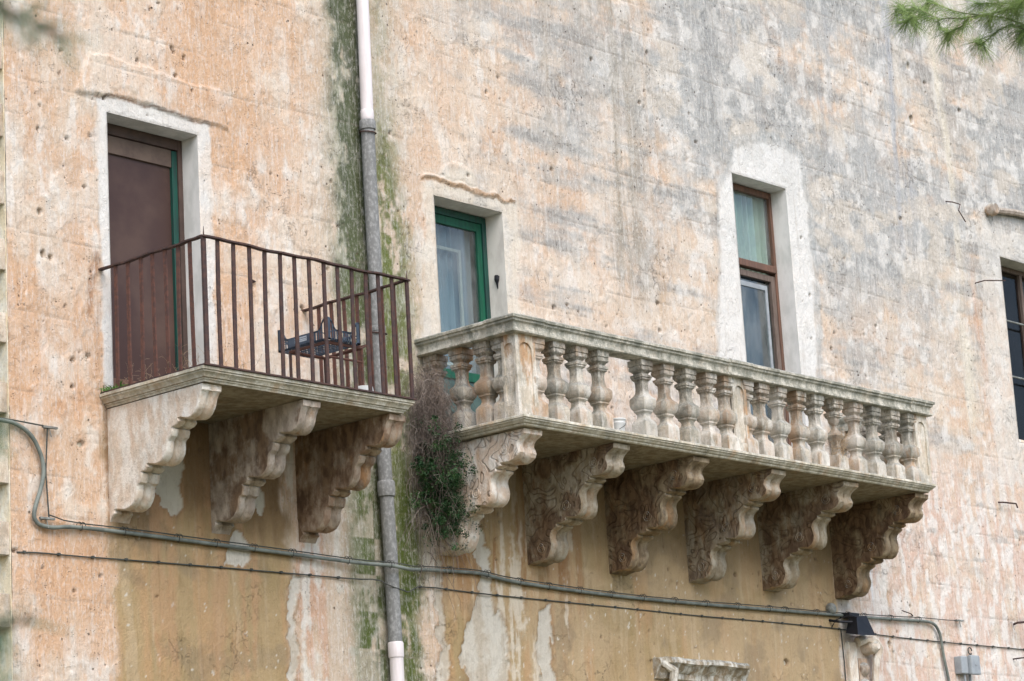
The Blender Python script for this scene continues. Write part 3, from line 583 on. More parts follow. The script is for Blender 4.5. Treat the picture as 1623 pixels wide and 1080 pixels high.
def corbel_mesh(prof, w, rings, seed=1):
    """profile (d, z) from the top front corner down to the wall; x runs 0..w"""
    # resample
    P = []
    for i in range(len(prof)-1):
        a, b = Vector(prof[i]), Vector(prof[i+1]); n = max(1, int((b-a).length/.022))
        for k in range(n): P.append(a.lerp(b, k/n))
    P.append(Vector(prof[-1]))
    for _ in range(1):
        Q = P[:]
        for i in range(1, len(P)-1): Q[i] = P[i]*.92+(P[i-1]+P[i+1])*.04
        P = Q
    T = [0, .012, .04, .10, .2, .3, .40, .46, .5, .54, .60, .7, .8, .9, .96, .988, 1]
    def gro(t):
        e = .010*(max(0, 1-t/.04)+max(0, 1-(1-t)/.04)); return e + (.032*math.exp(-((t-.5)/.10)**2) - .008*(math.sin(min(1, abs(t-.5)*2)*PI)**2))
    m = MB(); vs = []; n = len(T)
    for i, p in enumerate(P):
        a = P[max(i-1, 0)]; b = P[min(i+1, len(P)-1)]; t = (b-a).normalized(); nn = Vector((-t.y, t.x))      # inward
        if nn.x > 0: nn = -nn if nn.y < 0 else nn
        nn = Vector((t.y, -t.x)); 
        if i < 3: nn = Vector((-1, 0))
        k = min(1, i/5) * (1 if p.x > .03 else 0)
        for tt in T:
            g_ = gro(tt)*k; 
            # inward = towards wall and up
            q = p + Vector((-abs(nn.x), abs(nn.y)*.6))*g_
            ew = .0055*math.sin(i*.31*(1+.1*seed)+seed*2.1+tt*3.1)*math.sin(i*.13+seed)+.010*max(0, math.sin(i*.23+seed*1.7+tt*5)*math.sin(tt*7+seed*3.3+i*.07)-.55); q = q+Vector((-abs(nn.x), abs(nn.y)*.5))*ew*(1 if p.x > .05 else 0)
            vs.append((tt*w, -max(q.x, 0)+(random.random()-.5)*.001, q.y+(random.random()-.5)*.001))
    fs = []
    for i in range(len(P)-1):
        for j in range(n-1): fs.append((i*n+j, i*n+j+1, (i+1)*n+j+1, (i+1)*n+j))
    b = len(vs)
    m.add(vs, fs)
    L = [i*n for i in range(len(P))]; R = [i*n+n-1 for i in range(len(P))]
    # side sheets fan back to the wall in horizontal strips so that the sides stay flat
    base = len(m.v); m.v += [(0, .02, P[0].y), (w, .02, P[0].y), (0, .02, P[-1].y), (w, .02, P[-1].y)]
    m.f.append([base]+L+[base+2]); m.f.append([base+1]+R+[base+3]); m.f.append([base, base+1, R[0]]+[i for i in range(n-2, 0, -1)]+[L[0]])
    for (d_, z, rad) in rings:
        for sx, x in ((-1, 0), (1, w)):
            for rr, th in ((rad, .006),):
                pts = [(x, -d_-rr*(1-.72*k/40)*math.cos(k*2*PI/21), z-rr*(1-.72*k/40)*math.sin(k*2*PI/21)) for k in range(41)]
                m.tube(pts, th, 6, cap=False)
            m.lathe_x = None
            m.add([(x+sx*.008, -d_, z)]+[(x-sx*.001, -d_+.018*math.cos(k*PI/4), z+.018*math.sin(k*PI/4)) for k in range(8)], [(0, 1+k, 1+(k+1) % 8) for k in range(8)])
    return m
PI1 = [(1.047,0),(1.047,-.045),(1.03,-.052),(1.008,-.09),(.998,-.13),(.985,-.160),(.955,-.195),(.92,-.215),(.88,-.222),(.80,-.205),(.775,-.205),(.785,-.228),(.755,-.25),(.715,-.258),(.700,-.262),(.712,-.268),(.712,-.285),(.695,-.32),(.665,-.335),(.655,-.35),(.655,-.39),(.645,-.43),(.62,-.462),(.58,-.488),(.52,-.497),(.445,-.478),(.42,-.478),(.43,-.502),(.40,-.524),(.355,-.526),(.366,-.536),(.366,-.552),(.35,-.60),(.32,-.61),(.31,-.63),(.308,-.68),(.29,-.715),(.255,-.752),(.21,-.770),(.165,-.777),(.07,-.757),(.05,-.76),(.062,-.785),(.035,-.80),(.015,-.82),(0,-.84)]
PI2 = [(1.031,0),(1.027,-.04),(1.008,-.05),(.97,-.075),(.948,-.10),(.943,-.125),(.955,-.15),(.963,-.18),(.945,-.212),(.90,-.237),(.86,-.247),(.77,-.240),(.745,-.240),(.755,-.262),(.72,-.275),(.690,-.275),(.702,-.284),(.700,-.30),(.66,-.322),(.64,-.345),(.632,-.37),(.640,-.42),(.645,-.46),(.635,-.50),(.61,-.537),(.565,-.558),(.48,-.545),(.455,-.545),(.462,-.568),(.43,-.583),(.348,-.583),(.356,-.592),(.352,-.606),(.295,-.63),(.278,-.66),(.277,-.69),(.288,-.72),(.292,-.75),(.28,-.79),(.245,-.845),(.205,-.868),(.17,-.876),(.12,-.866),(.10,-.872),(.05,-.88),(0,-.885)]

# ---------------- iron balcony ----------------
ib = thing('iron_balcony', 'small balcony with a rusty iron railing on three plain scrolled stone corbels', 'balcony', (13.6, 0, 5.9))
IX0, IX1, ID, IZ = 12.525, 14.68, 1.14, 5.943
m = MB(); path = [(IX0, .0), (IX0, -ID), (IX1, -ID), (IX1, .0)]
pf = [(-.30,IZ-.001),(0,IZ),(0,IZ-.022),(-.010,IZ-.025),(-.010,IZ-.036),(-.018,IZ-.040),(-.034,IZ-.058),(-.038,IZ-.068),(-.050,IZ-.072),(-.052,IZ-.082),(-.058,IZ-.082),(-.066,IZ-.098),(-.30,IZ-.105)]
sweep(m, path, pf, closed=False, joints=(.52, 2.19), seed=3, rough=.0012)
m.box(IX0+.25, IX1-.25, -ID+.25, .0, IZ-.103, IZ-.003)
ibs = part(m, 'slab', 'slab', ib, smooth=True, angle=25)
cm = corbel_mesh(PI1, .18, [])
c0 = part(cm, 'corbel', 'corbel_pale', ib, smooth=True, angle=32, loc=Vector((12.595, 0, 5.838))); c0['label'] = 'pale corbel with the sunniest left face, under the left end'
for k, x in enumerate((13.585, 14.49)):
    o = part(corbel_mesh(PI1, .18, [], 3+k), 'corbel', ('corbel_brown', 'corbel_red')[k], ib, smooth=True, angle=32, loc=Vector((x, 0, 5.838)))
# base strip and hand rail
RX0, RX1, RD = 12.562, 14.655, 1.145
m = MB()
m.box(RX0-.03, RX0+.012, -RD-.012+.0, .0, IZ+.002, IZ+.014); m.box(RX0+.013, RX1-.013, -RD-.012, -RD+.028, IZ+.002, IZ+.014); m.box(RX1-.012, RX1+.03, -RD-.012, .0, IZ+.002, IZ+.014)
part(m, 'base_strip', 'rust', ib)
m = MB(); RZ = 6.893
def wv(x): return .004*math.sin(x*5)+.003*math.sin(x*13)
pts = [(RX0, .05-1.195*t, RZ+wv(t*3)) for t in [i/14 for i in range(15)]] ; m.tube(pts, 1, 4, rect=(.006, .021))
pts = [(RX0+(RX1-RX0)*i/30, -RD, RZ+wv(i/10)-.001) for i in range(31)]; m.tube([(RX0-.02,-RD,RZ)]+pts[1:-1]+[(RX1+.02,-RD,RZ-.004)], 1, 4, rect=(.0065, .021))
pts = [(RX1, -1.145+1.195*t, RZ-.003+wv(t*2+4)) for t in [i/14 for i in range(15)]]; m.tube(pts, 1, 4, rect=(.006, .021))
part(m, 'hand_rail', 'rust', ib)
rb = random.Random(4)
def bar(x, y, lean, along):
    m = MB(); n = 7; a = rb.uniform(-.006, .006); P = []
    for i in range(n+1):
        t = i/n; o_ = lean*(t-.5)+a*math.sin(t*PI); P.append((x+(o_ if along == 'x' else 0), y+(o_ if along == 'y' else 0), IZ+.012+t*(RZ-IZ-.018)))
    w_ = (.007, .016)
    vs = []; 
    for p in P:
        j = rb.uniform(-.0008,.0008)
        hx, hy = (.016+j, .006) if along == 'x' else (.006, .016+j)
        vs += [(p[0]-hx, p[1]-hy, p[2]), (p[0]+hx, p[1]-hy, p[2]), (p[0]+hx, p[1]+hy, p[2]), (p[0]-hx, p[1]+hy, p[2])]
    fs = [(0,1,2,3), (4*n, 4*n+1, 4*n+2, 4*n+3)]
    for i in range(n):
        for k in range(4): fs.append((4*i+k, 4*i+(k+1) % 4, 4*i+4+(k+1) % 4, 4*i+4+k))
    m.add(vs, fs); return m
fb = [12.698,12.847,13.006,13.156,13.311,13.458,13.606,13.762,13.907,14.054,14.205,14.342,14.488]
for x in fb: part(bar(x, -RD+.006, rb.uniform(-.004,.024), 'x'), 'baluster', 'rust', ib)
for y in (-.169,-.31,-.452,-.59,-.727,-.863,-1.0):
    part(bar(RX0, y, rb.uniform(-.012,.012), 'y'), 'baluster', 'rust_red', ib); part(bar(RX1, y, rb.uniform(-.012,.012), 'y'), 'baluster', 'rust_red', ib)
for x, w_ in ((RX0, .018), (RX1, .015)):
    m = MB(); m.box(x-w_, x+w_, -RD-w_*.6+.004, -RD+w_*.6+.004, IZ+.012, RZ-.007, .002); m.tube([(x, -RD, RZ+.004), (x, -RD, RZ+.012), (x+.002, -RD, RZ+.075)], [.012, .006, .0015], 6)
    part(m, 'corner_post', 'rust', ib)

# ---------------- stone balcony ----------------
sb = thing('stone_balcony', 'long balcony with a stone balustrade on six carved scrolled corbels', 'balcony', (18.9, 0, 5.95))
SX0, SX1, SD, SZ = 15.957, 21.94, 1.13, 5.994
m = MB(); path = [(SX0, 0), (SX0, -SD), (SX1, -SD), (SX1, 0)]
pf = [(-.30,SZ-.002),(-.004,SZ),(0,SZ-.006),(0,SZ-.022),(-.010,SZ-.026),(-.010,SZ-.036),(-.022,SZ-.042),(-.032,SZ-.056),(-.046,SZ-.062),(-.050,SZ-.074),(-.062,SZ-.082),(-.30,SZ-.090)]
sweep(m, path, pf, closed=False, joints=(.65, 2.36, 3.55, 5.05, 6.2), seed=5, rough=.0012)
m.box(SX0+.25, SX1-.25, -SD+.25, 0, SZ-.088, SZ-.004)
part(m, 'slab', 'slab', sb, smooth=True, angle=25)
cm2 = corbel_mesh(PI2, .225, [(.80,-.13,.052),(.47,-.44,.05),(.16,-.76,.045)])
for k, x in enumerate((16.06, 17.185, 18.27, 19.40, 20.53, 21.715)):
    o = part(corbel_mesh(PI2, .225, [(.80,-.13,.052),(.47,-.44,.05),(.16,-.76,.045)], 7+k), 'corbel', 'corbel_pale2' if k == 0 else 'corbel_dark' if k in (2, 5) else 'corbel_carved', sb, smooth=True, angle=32, loc=Vector((x, 0, 5.904)))
# hand rail
HZ = 6.823; path = [(15.995, 0), (15.995, -1.03), (21.955, -1.03), (21.955, 0)]
pr = [(-.085,HZ-.145),(.055,HZ-.145),(.066,HZ-.137),(.066,HZ-.122),(.050,HZ-.116),(.046,HZ-.085),(.052,HZ-.065),(.070,HZ-.052),(.072,HZ-.034),(.086,HZ-.030),(.088,HZ-.010),(.075,HZ),(-.09,HZ+.003),(-.105,HZ-.01),(-.105,HZ-.03),(-.09,HZ-.05),(-.07,HZ-.065),(-.065,HZ-.115),(-.085,HZ-.12)]
m = MB(); sweep(m, path, pr, closed=True, breaks=((.80, 1.33, .013), (3.83, 4.16, .013), (6.73, 7.25, .013)), joints=(.62, 2.9, 5.6), seed=8, rough=.0022, step=.04)
part(m, 'hand_rail', 'rail', sb, smooth=True, angle=30)
# pedestals
def pedestal(x0, x1, y0, y1, panel_front=True, panel_left=False):
    m = MB(); z0, z1 = SZ-.002, HZ-.140; e = .016; m.box(x0+e, x1-e, y0+e, y1-e, z0, z1)
    def frame_(P, wdt):         # P(u, z, depth) maps to space, u 0..wdt ; arched sunk panel
        hw = wdt*.32; cu = wdt/2; zb = z0+.10; zt = z1-.09; n = 10; inner = []
        inner += [(cu-hw, zb), (cu+hw, zb), (cu+hw, zt-hw*.6)]
        for k in range(1, n): a_ = PI*k/n; inner.append((cu+hw*math.cos(a_), zt-hw*.6+hw*.9*math.sin(a_)))
        inner += [(cu-hw, zt-hw*.6)]
        outer = []
        for (u_, z) in inner:
            du, dz = u_-cu, z-(z0+z1)/2; s = min((wdt/2)/max(abs(du), 1e-6), ((z1-z0)/2)/max(abs(dz), 1e-6)); outer.append((cu+du*s, (z0+z1)/2+dz*s))
        # force true corners
        outer[0] = (0, z0); outer[1] = (wdt, z0); outer[2] = (wdt, z1-.10); outer[-1] = (0, z1-.10)
        k2 = [2+n//4, len(outer)-1-n//4]; outer[3] = (wdt, z1); outer[-2] = (0, z1)
        for i in range(4, len(outer)-2): outer[i] = (wdt*(1-(i-3)/(len(outer)-5)), z1)
        N_ = len(inner); vs = [P(u_, z, 0) for u_, z in outer]+[P(u_, z, 0) for u_, z in inner]+[P(u_, z, e+.001) for u_, z in inner]; fs = []
        for i in range(N_):
            j = (i+1) % N_; fs.append((i, j, N_+j, N_+i)); fs.append((N_+i, N_+j, 2*N_+j, 2*N_+i))
        m.add(vs, fs)
    frame_(lambda u_, z, d_: (x0+u_, y0+d_, z), x1-x0)
    frame_(lambda u_, z, d_: (x0+d_, y1-u_, z), y1-y0)
    m.add([(x1,y0,z0),(x1,y1,z0),(x1,y1,z1),(x1,y0,z1)], [(0,1,2,3)]); m.add([(x0,y1,z0),(x1,y1,z0),(x1,y1,z1),(x0,y1,z1)], [(0,1,2,3)])
    return m
part(pedestal(15.985, 16.225, -1.058, -.90), 'pedestal', 'pedestal', sb)
part(pedestal(18.88, 19.075, -1.055, -.93), 'pedestal', 'pedestal', sb)
part(pedestal(21.775, 21.99, -1.058, -.90), 'pedestal', 'pedestal', sb)
# balusters: square turned profile
BP = [(.067,0),(.0685,.006),(.0685,.100),(.0675,.112),(.064,.124),(.056,.136),(.045,.146),(.039,.158),(.037,.172),(.039,.186),(.046,.196),(.0535,.203),(.0535,.215),(.058,.219),(.066,.230),(.072,.245),(.0745,.262),(.0745,.292),(.070,.304),(.058,.316),(.046,.328),(.039,.345),(.036,.375),(.036,.412),(.038,.432),(.044,.440),(.052,.445),(.053,.457),(.059,.460),(.059,.478),(.050,.482),(.041,.486),(.041,.492),(.050,.503),(.061,.510),(.0645,.516),(.0645,.536),(.0615,.538),(.0615,.544),(.0685,.546),(.0685,.590)]
def bal_mesh(seed, y0=None, clip=None):
    rr = random.Random(seed); m = MB(); vs = []; fs = []; n = 24; sc = (HZ-.145-SZ)/.590; ph_ = [rr.uniform(0,6) for _ in range(6)]; er = rr.choice([.4,.8,1.2,1.9,2.4])
    for (hw, h) in BP:
        hw = hw*1.16
        roundk = .10 if (h < .13 or h > .43) else .22
        for k in range(n):
            a_ = 2*PI*k/n; c, s = math.cos(a_), math.sin(a_); pw = 40 if roundk < .2 else 13
            q = (abs(c)**pw+abs(s)**pw)**(-1/pw)*hw; q *= 1-.035*er*(1+math.sin(3*a_+ph_[0]+h*17)*math.sin(h*23+ph_[1]))*.5-.03*er*max(0, math.sin(5*a_+ph_[2]-h*31)*math.sin(h*14+ph_[3])); vs.append((q*c+rr.uniform(-1,1)*.0015, q*s+rr.uniform(-1,1)*.0015, h*sc+rr.uniform(-1,1)*.0015))
    for i in range(len(BP)-1):
        for k in range(n): fs.append((i*n+k, i*n+(k+1) % n, (i+1)*n+(k+1) % n, (i+1)*n+k))
    fs.append(list(range(n))[::-1]); fs.append([(len(BP)-1)*n+k for k in range(n)])
    if clip:                                       # a chipped, eroded one: bulb knocked off
        vs = [((x*clip(h), y*clip(h), h)) for x, y, h in vs]
    m.add(vs, fs); return m
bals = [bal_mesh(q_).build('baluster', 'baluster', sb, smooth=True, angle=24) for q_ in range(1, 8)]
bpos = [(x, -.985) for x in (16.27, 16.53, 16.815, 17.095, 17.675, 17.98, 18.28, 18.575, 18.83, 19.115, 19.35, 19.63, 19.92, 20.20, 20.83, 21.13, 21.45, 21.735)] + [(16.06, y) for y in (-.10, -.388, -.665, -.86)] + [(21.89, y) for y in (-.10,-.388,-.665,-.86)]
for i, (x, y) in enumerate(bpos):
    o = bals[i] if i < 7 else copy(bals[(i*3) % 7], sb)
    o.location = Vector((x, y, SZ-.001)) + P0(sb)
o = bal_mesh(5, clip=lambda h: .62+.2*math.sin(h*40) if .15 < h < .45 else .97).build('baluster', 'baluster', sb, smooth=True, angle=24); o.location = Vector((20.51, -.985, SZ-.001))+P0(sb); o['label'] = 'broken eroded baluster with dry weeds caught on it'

# ---------------- drainpipe ----------------
dp = thing('drainpipe', 'tall drainpipe, pinkish plastic above and rough grey cement below', 'drainpipe', (15.41, -.08, 0))
def pc(z): return 15.405+.006*math.sin(z*2.1)+(.03 if z < 6 else 0)*min(1, (6-z))
m = MB(); m.tube([(pc(z), -.08, z) for z in np.arange(8.56, 13.9, .5)], .053, 20); part(m, 'upper_section', 'pvc', dp, smooth=True)
m = MB(); m.tube([(pc(z), -.08, z) for z in np.arange(4.24, 8.57, .24)], .0575, 20); part(m, 'cement_section', 'cement', dp, smooth=True)
def collar(z, r_, h, mat, name='collar'):
    m = MB(); m.lathe((pc(z), -.08, z), [(r_-.012,0),(r_-.002,.006),(r_,.02),(r_,h-.012),(r_-.006,h),(r_-.014,h+.004)], 20); part(m, name, mat, dp, smooth=True, angle=50)
collar(8.53, .070, .085, 'cement'); collar(5.43, .072, .13, 'cement'); collar(6.80, .064, .05, 'cement'); collar(8.62, .0565, .09, 'pvc')
m = MB(); m.tube([(pc(4), -.08, -.1), (pc(4), -.08, 2), (pc(4), -.08, 4.16)], .056, 20); part(m, 'lower_section', 'pvc', dp, smooth=True); collar(4.13, .064, .13, 'pvc')
for z in (8.51, 6.79, 10.9):
    m = MB(); m.tube([(pc(z)+.068*math.cos(a_), -.08+.068*math.sin(a_), z+.01*math.sin(a_)) for a_ in [k*2*PI/18 for k in range(19)]], .006, 5, cap=False); m.tube([(pc(z)+.05, -.03, z), (pc(z)+.06, .03, z)], .007, 6); part(m, 'clamp', 'rust', dp)

# ---------------- cables ----------------
CAB = [(11.05,5.66),(11.35,5.645),(11.614,5.636),(11.725,5.630),(11.864,5.564),(11.946,5.435),(11.972,5.322),(11.952,5.206),(11.893,5.064),(11.870,4.975),(11.895,4.93),(11.935,4.912),(12.04,4.902),(12.19,4.928),(12.747,4.926),(13.483,4.909),(14.26,4.897),(15.08,4.869),(15.30,4.855),(15.44,4.840),(15.60,4.842),(15.75,4.868),(16.1,4.887),(16.49,4.899),(16.62,4.89),(16.88,4.856),(17.69,4.83),(18.55,4.819),(19.46,4.825),(20.42,4.837),(21.44,4.85),(22.52,4.864),(23.2,4.885),(23.38,4.872),(23.46,4.80),(23.49,4.70),(23.50,4.55),(23.56,4.30),(23.6,4.0),(23.62,2.5),(23.62,.0)]
def cyy(x): return -.035-.17*math.exp(-((x-15.42)/.28)**2)
def smooth_path(P, it=2):
    for _ in range(it):
        Q = [P[0]]
        for a, b in zip(P[:-1], P[1:]): Q += [tuple(.75*np.array(a)+.25*np.array(b)), tuple(.25*np.array(a)+.75*np.array(b))]
        P = Q+[P[-1]]
    return P
c3 = smooth_path([(x, cyy(x), z) for x, z in CAB])
ct = thing('power_cable', 'thick grey green cable lashed to a wire, looping down at both ends', 'cable', (11.9, 0, 4.95))
m = MB(); m.tube(c3, .0155, 10); part(m, 'cable', 'cable', ct, smooth=True)
m = MB(); W3 = [(x, cyy(x)-.005, z+.026+.004*math.sin(x*9)) for x, z in [(12.0,4.965)]+CAB[13:33] if x < 23.3]+[(23.55,-.04,4.915),(23.85,-.03,4.925)]; m.tube(smooth_path(W3, 1), .005, 5); part(m, 'support_wire', 'dark_wire', ct)
for x in np.arange(12.3, 23.2, .43):
    p = min(c3, key=lambda q: abs(q[0]-x)+(5 if q[2] > 5.0 else 0)); m = MB(); m.tube([(p[0]-.012+.024*k/12*2, p[1]+.026*math.cos(k*PI/4), p[2]+.010+.032*math.sin(k*PI/4)) for k in range(13)], .003, 4); part(m, 'wire_tie', 'dark_wire', ct)
for bx, bz in ((12.02, 5.63), (11.98, 4.965), (23.85, 4.925)):
    m = MB(); m.tube([(bx-.03, .02, bz), (bx, -.05, bz), (bx+.03, .02, bz+.005)], .009, 6); m.box(bx-.06, bx+.07, -.055, -.03, bz-.008, bz+.008, .002); m.tube([(bx, -.04, bz), (bx+.01, -.05, bz-.07)], .004, 5); part(m, 'bracket', 'grey_metal', ct)
m = MB(); m.tube([(11.3,-.03,5.655),(11.7,-.04,5.648),(12.02,-.045,5.633)], .006, 5); m.tube([(12.0,-.045,5.63),(11.99,-.03,5.3),(12.0,-.045,4.97)], .006, 5); part(m, 'support_wire', 'dark_wire', ct)
TH = [(11.736,4.712),(11.93,4.718),(12.27,4.717),(12.74,4.729),(13.54,4.741),(14.32,4.749),(15.08,4.752),(15.28,4.750),(15.36,4.70),(15.5,4.67),(15.60,4.665),(15.70,4.70),(15.82,4.75),(16.55,4.733),(17.68,4.730),(18.54,4.722),(19.45,4.72),(20.4,4.723),(21.42,4.727),(21.74,4.726),(22.49,4.699),(23.63,4.689),(25.14,4.692),(27,4.69),(30,4.68)]
tt = thing('thin_cable', 'thin dark cable clipped along the wall beneath the thick one', 'cable', (11.8, 0, 4.71))
t3 = smooth_path([(x, -.012-.14*math.exp(-((x-15.45)/.2)**2), z+.003*math.sin(x*17)) for x, z in TH], 1)
m = MB(); m.tube(t3, .0055, 6); part(m, 'cable', 'dark_wire', tt)
for x in np.arange(11.8, 27, .31):
    if 15.2 < x < 15.8: continue
    z = float(np.interp(x, [p[0] for p in t3], [p[2] for p in t3])); m = MB(); m.box(x-.010, x+.010, -.022, .004, z-.008, z+.012, .003); part(m, 'cable_clip', 'dark_wire', tt)

# ---------------- fixtures low on the right ----------------
t = thing('floodlight', 'black box floodlight on an arm beside the cables', 'lamp', (22.0, 0, 4.8))
m = MB(); m.tube([(21.58,.0,4.80),(21.60,-.10,4.775),(21.72,-.17,4.77)], .013, 8); part(m, 'arm', 'black', t)
m = MB(); a_ = [(21.70,-.10,4.67),(22.00,-.10,4.68),(22.00,-.24,4.645),(21.70,-.24,4.635),(21.76,-.11,4.83),(21.93,-.11,4.85),(21.93,-.20,4.84),(21.76,-.20,4.82)]
m.add(a_, [(0,1,2,3),(4,5,6,7),(0,1,5,4),(1,2,6,5),(2,3,7,6),(3,0,4,7)]); part(m, 'housing', 'black', t)
m = MB(); m.box(21.76, 21.93, -.12, -.0, 4.835, 4.875, .004); part(m, 'mounting_plate', 'black', t)
m = MB(); m.box(21.72, 21.98, -.225, -.115, 4.628, 4.634); part(m, 'lamp_glass', 'glass_dark', t)
m = MB(); m.tube([(21.80,-.2,4.80),(21.70,-.17,4.84),(21.62,-.05,4.80),(21.6,.0,4.72)], .005, 5); part(m, 'lead', 'black', t)
m = MB(); m.lathe((21.585, 0, 4.91), [(.0,-.075),(.03,-.074),(.05,-.06),(.058,-.035),(.055,-.01),(.03,.002),(.03,.01)], 16, 'y'); tag(m.build('wall_knob', 'grey_metal', smooth=True), 'small round grey knob fixed just above the thick cable', 'knob')
t = thing('junction_box', 'small grey junction box with two conduits running down', 'electrical box', (23.87, 0, 4.4))
m = MB(); m.box(23.74, 23.92, -.09, .0, 4.37, 4.55, .012); part(m, 'body', 'grey_plastic', t)
m = MB(); m.box(23.86, 24.03, -.135, -.088, 4.36, 4.56, .014); m.tube([(23.945,-.14,4.46),(23.945,-.128,4.46)], .012, 8); part(m, 'lid', 'grey_plastic', t)
for x in (23.84, 23.94): m = MB(); m.tube([(x, -.05, -.05), (x, -.05, 2), (x, -.05, 4.375)], .014, 8); part(m, 'conduit', 'grey_plastic', t)
m = MB(); m.tube([(24.02+.035*math.cos(a), -.03, 4.62+.035*math.sin(a)) for a in [k*PI/8 for k in range(15)]]+[(24.0,-.02,4.55)], .007, 6, cap=False); part(m, 'cable_loop', 'dark_wire', t)
# carved stone door-case top, cut by the lower edge
t = thing('carved_surround', 'carved scrolled stone at the corner of the ochre panel, under the floodlight', 'stone carving', (21.95, 0, 3.5))
m = MB(); m.box(21.80, 21.94, -.05, .0, 0, 4.60, .012); part(m, 'jamb', 'corbel_pale', t)
m = MB(); m.tube([(21.94,-.06,4.60),(22.05,-.09,4.64),(22.16,-.10,4.62),(22.24,-.10,4.54),(22.20,-.09,4.44),(22.17,-.07,4.2),(22.20,-.06,3.6),(22.2,-.06,.2)], [.05,.055,.06,.055,.04,.035,.035,.035], 8)
m.lathe((22.14,0,4.56), [(.0,-.17),(.03,-.17),(.05,-.15),(.07,-.12),(.08,-.05),(.08,.0)], 12, 'y'); part(m, 'volute', 'corbel_pale', t, smooth=True)
m = MB(); m.lathe((22.04,0,4.34), [(.0,-.10),(.03,-.095),(.06,-.07),(.075,-.03),(.08,.0)], 12, 'y'); m.lathe((22.03,0,4.17), [(.0,-.11),(.035,-.10),(.07,-.075),(.085,-.03),(.09,.0)], 12, 'y'); m.box(21.96, 22.12, -.04, .0, 0, 4.45, .01); part(m, 'ornament', 'corbel_brown', t, smooth=True)
m = MB(); m.tube([(21.755,-.01,4.0),(21.76,-.012,4.4),(21.75,-.01,4.72)], .006, 5); part(m, 'edge_wire', 'dark_wire', t)
m = MB(); rr = random.Random(9); P = []
for i in range(27):
    x = 18.80+1.34*i/26; w_ = .05+.022*rr.random()
    P.append((x, z := 4.215+.004*math.sin(i*.5), w_))
vs = []; fs = []; n = 10
for i, (x, z, w_) in enumerate(P):
    e = 1 if 1 < i < 25 else .5
    for k in range(n):
        q_ = [(.03,.085),(-.06,.092),(-.13,.085),(-.15,.06),(-.148,.035),(-.12,.02),(-.10,-.02),(-.06,-.05),(-.05,-.10),(.03,-.12)][k]; vs.append((x+rr.uniform(-.012,.012), q_[0]*(1 if k in (0,9) else e*rr.uniform(.94,1.02)), z+q_[1]*rr.uniform(.95,1.03)))
for i in range(len(P)-1):
    for k in range(n): fs.append((i*n+k, i*n+(k+1) % n, (i+1)*n+(k+1) % n, (i+1)*n+k))
fs.append(list(range(n))); fs.append([(len(P)-1)*n+k for k in range(n)]); m.add(vs, fs)
m.tube([(18.86,-.05,4.26),(18.95,-.12,4.18),(18.93,-.10,4.0),(18.9,-.08,3.7)], [.04,.045,.04,.04], 8)
MT['ledge'] = stone_mat('flaking_stone_ledge', (.34,.27,.18), (.72,.69,.62), orange=.2, dark=.35)
tag(m.build('broken_stone_ledge', 'ledge', smooth=True), 'broken stone ledge flaking white, at the bottom under the stone balcony', 'stone ledge')
# stray iron rods
RODS = [('short iron rod sticking out level with the dark window panes', [(24.90,.02,8.70),(24.90,-.12,8.705),(25.12,-.25,8.71)], .007),
        ('bent iron hook high on the wall left of the dark window', [(24.45,.02,9.56),(24.50,-.06,9.54),(24.62,-.08,9.53),(24.56,-.09,9.45),(24.68,-.09,9.34)], .007),
        ('short iron rod with a hooked tip below the dark window', [(24.9,.02,6.27),(24.95,-.06,6.26),(25.12,-.1,6.255),(25.14,-.1,6.21)], .009),
        ('stout iron bar jutting in at the right edge, the upper of two', [(25.0,.02,4.955),(24.9,-.1,4.955),(25.25,-.25,4.98)], .012),
        ('thin iron bar at the right edge, the lower of two', [(24.9,.02,4.58),(24.9,-.1,4.58),(25.2,-.2,4.60)], .008),
        ('thin iron hook on the wall just right of the carved corbels', [(23.1,.02,4.93),(22.95,-.05,4.94),(22.78,-.06,4.96)], .006),
        ('rusty stub of iron on the wall behind the broken railing bars', [(14.08,.02,7.03),(14.08,-.05,7.03),(14.03,-.07,7.03)], .008)]
for lb, P, rd in RODS: m = MB(); m.tube(P, rd, 6); tag(m.build('iron_rod', 'rust'), lb, 'rod', 'iron rods left in the wall')

# ---------------- on the iron balcony ----------------
CHX0, CHX1, CHY0, CHY1, CHZ = 13.97, 14.34, -.93, -.53, 6.35
t = thing('metal_chair', 'rusty red metal chair frame holding up the crate', 'chair', (14.15, -.73, IZ))
for x in (CHX0, CHX1):
    for y in (CHY0, CHY1):
        m = MB(); m.tube([(x, y, IZ), (x, y, CHZ)], .012, 8); part(m, 'leg', 'rust_red' if y == CHY0 else 'rust', t, smooth=True)
m = MB(); z = CHZ
for a, b in (((CHX0,CHY0,z),(CHX1,CHY0,z)),((CHX1,CHY0,z),(CHX1,CHY1,z)),((CHX1,CHY1,z),(CHX0,CHY1,z)),((CHX0,CHY1,z),(CHX0,CHY0,z))): m.tube([a, b], .013, 8)
part(m, 'seat_frame', 'rust_red', t)
m = MB(); m.tube([(CHX0,CHY0,6.24),(CHX1,CHY0,6.24)], .010, 8); part(m, 'stretcher', 'rust_red', t)
m = MB(); m.tube([(CHX0,CHY1,6.10),(CHX1,CHY1,6.10)], .010, 8); part(m, 'stretcher', 'rust_red', t)
m = MB(); m.tube([(CHX1,CHY0,CHZ),(CHX1+.05,CHY0,CHZ+.03),(CHX1+.07,CHY1,CHZ+.03),(CHX1,CHY1,CHZ)], .009, 8); part(m, 'side_bar', 'rust_red', t)
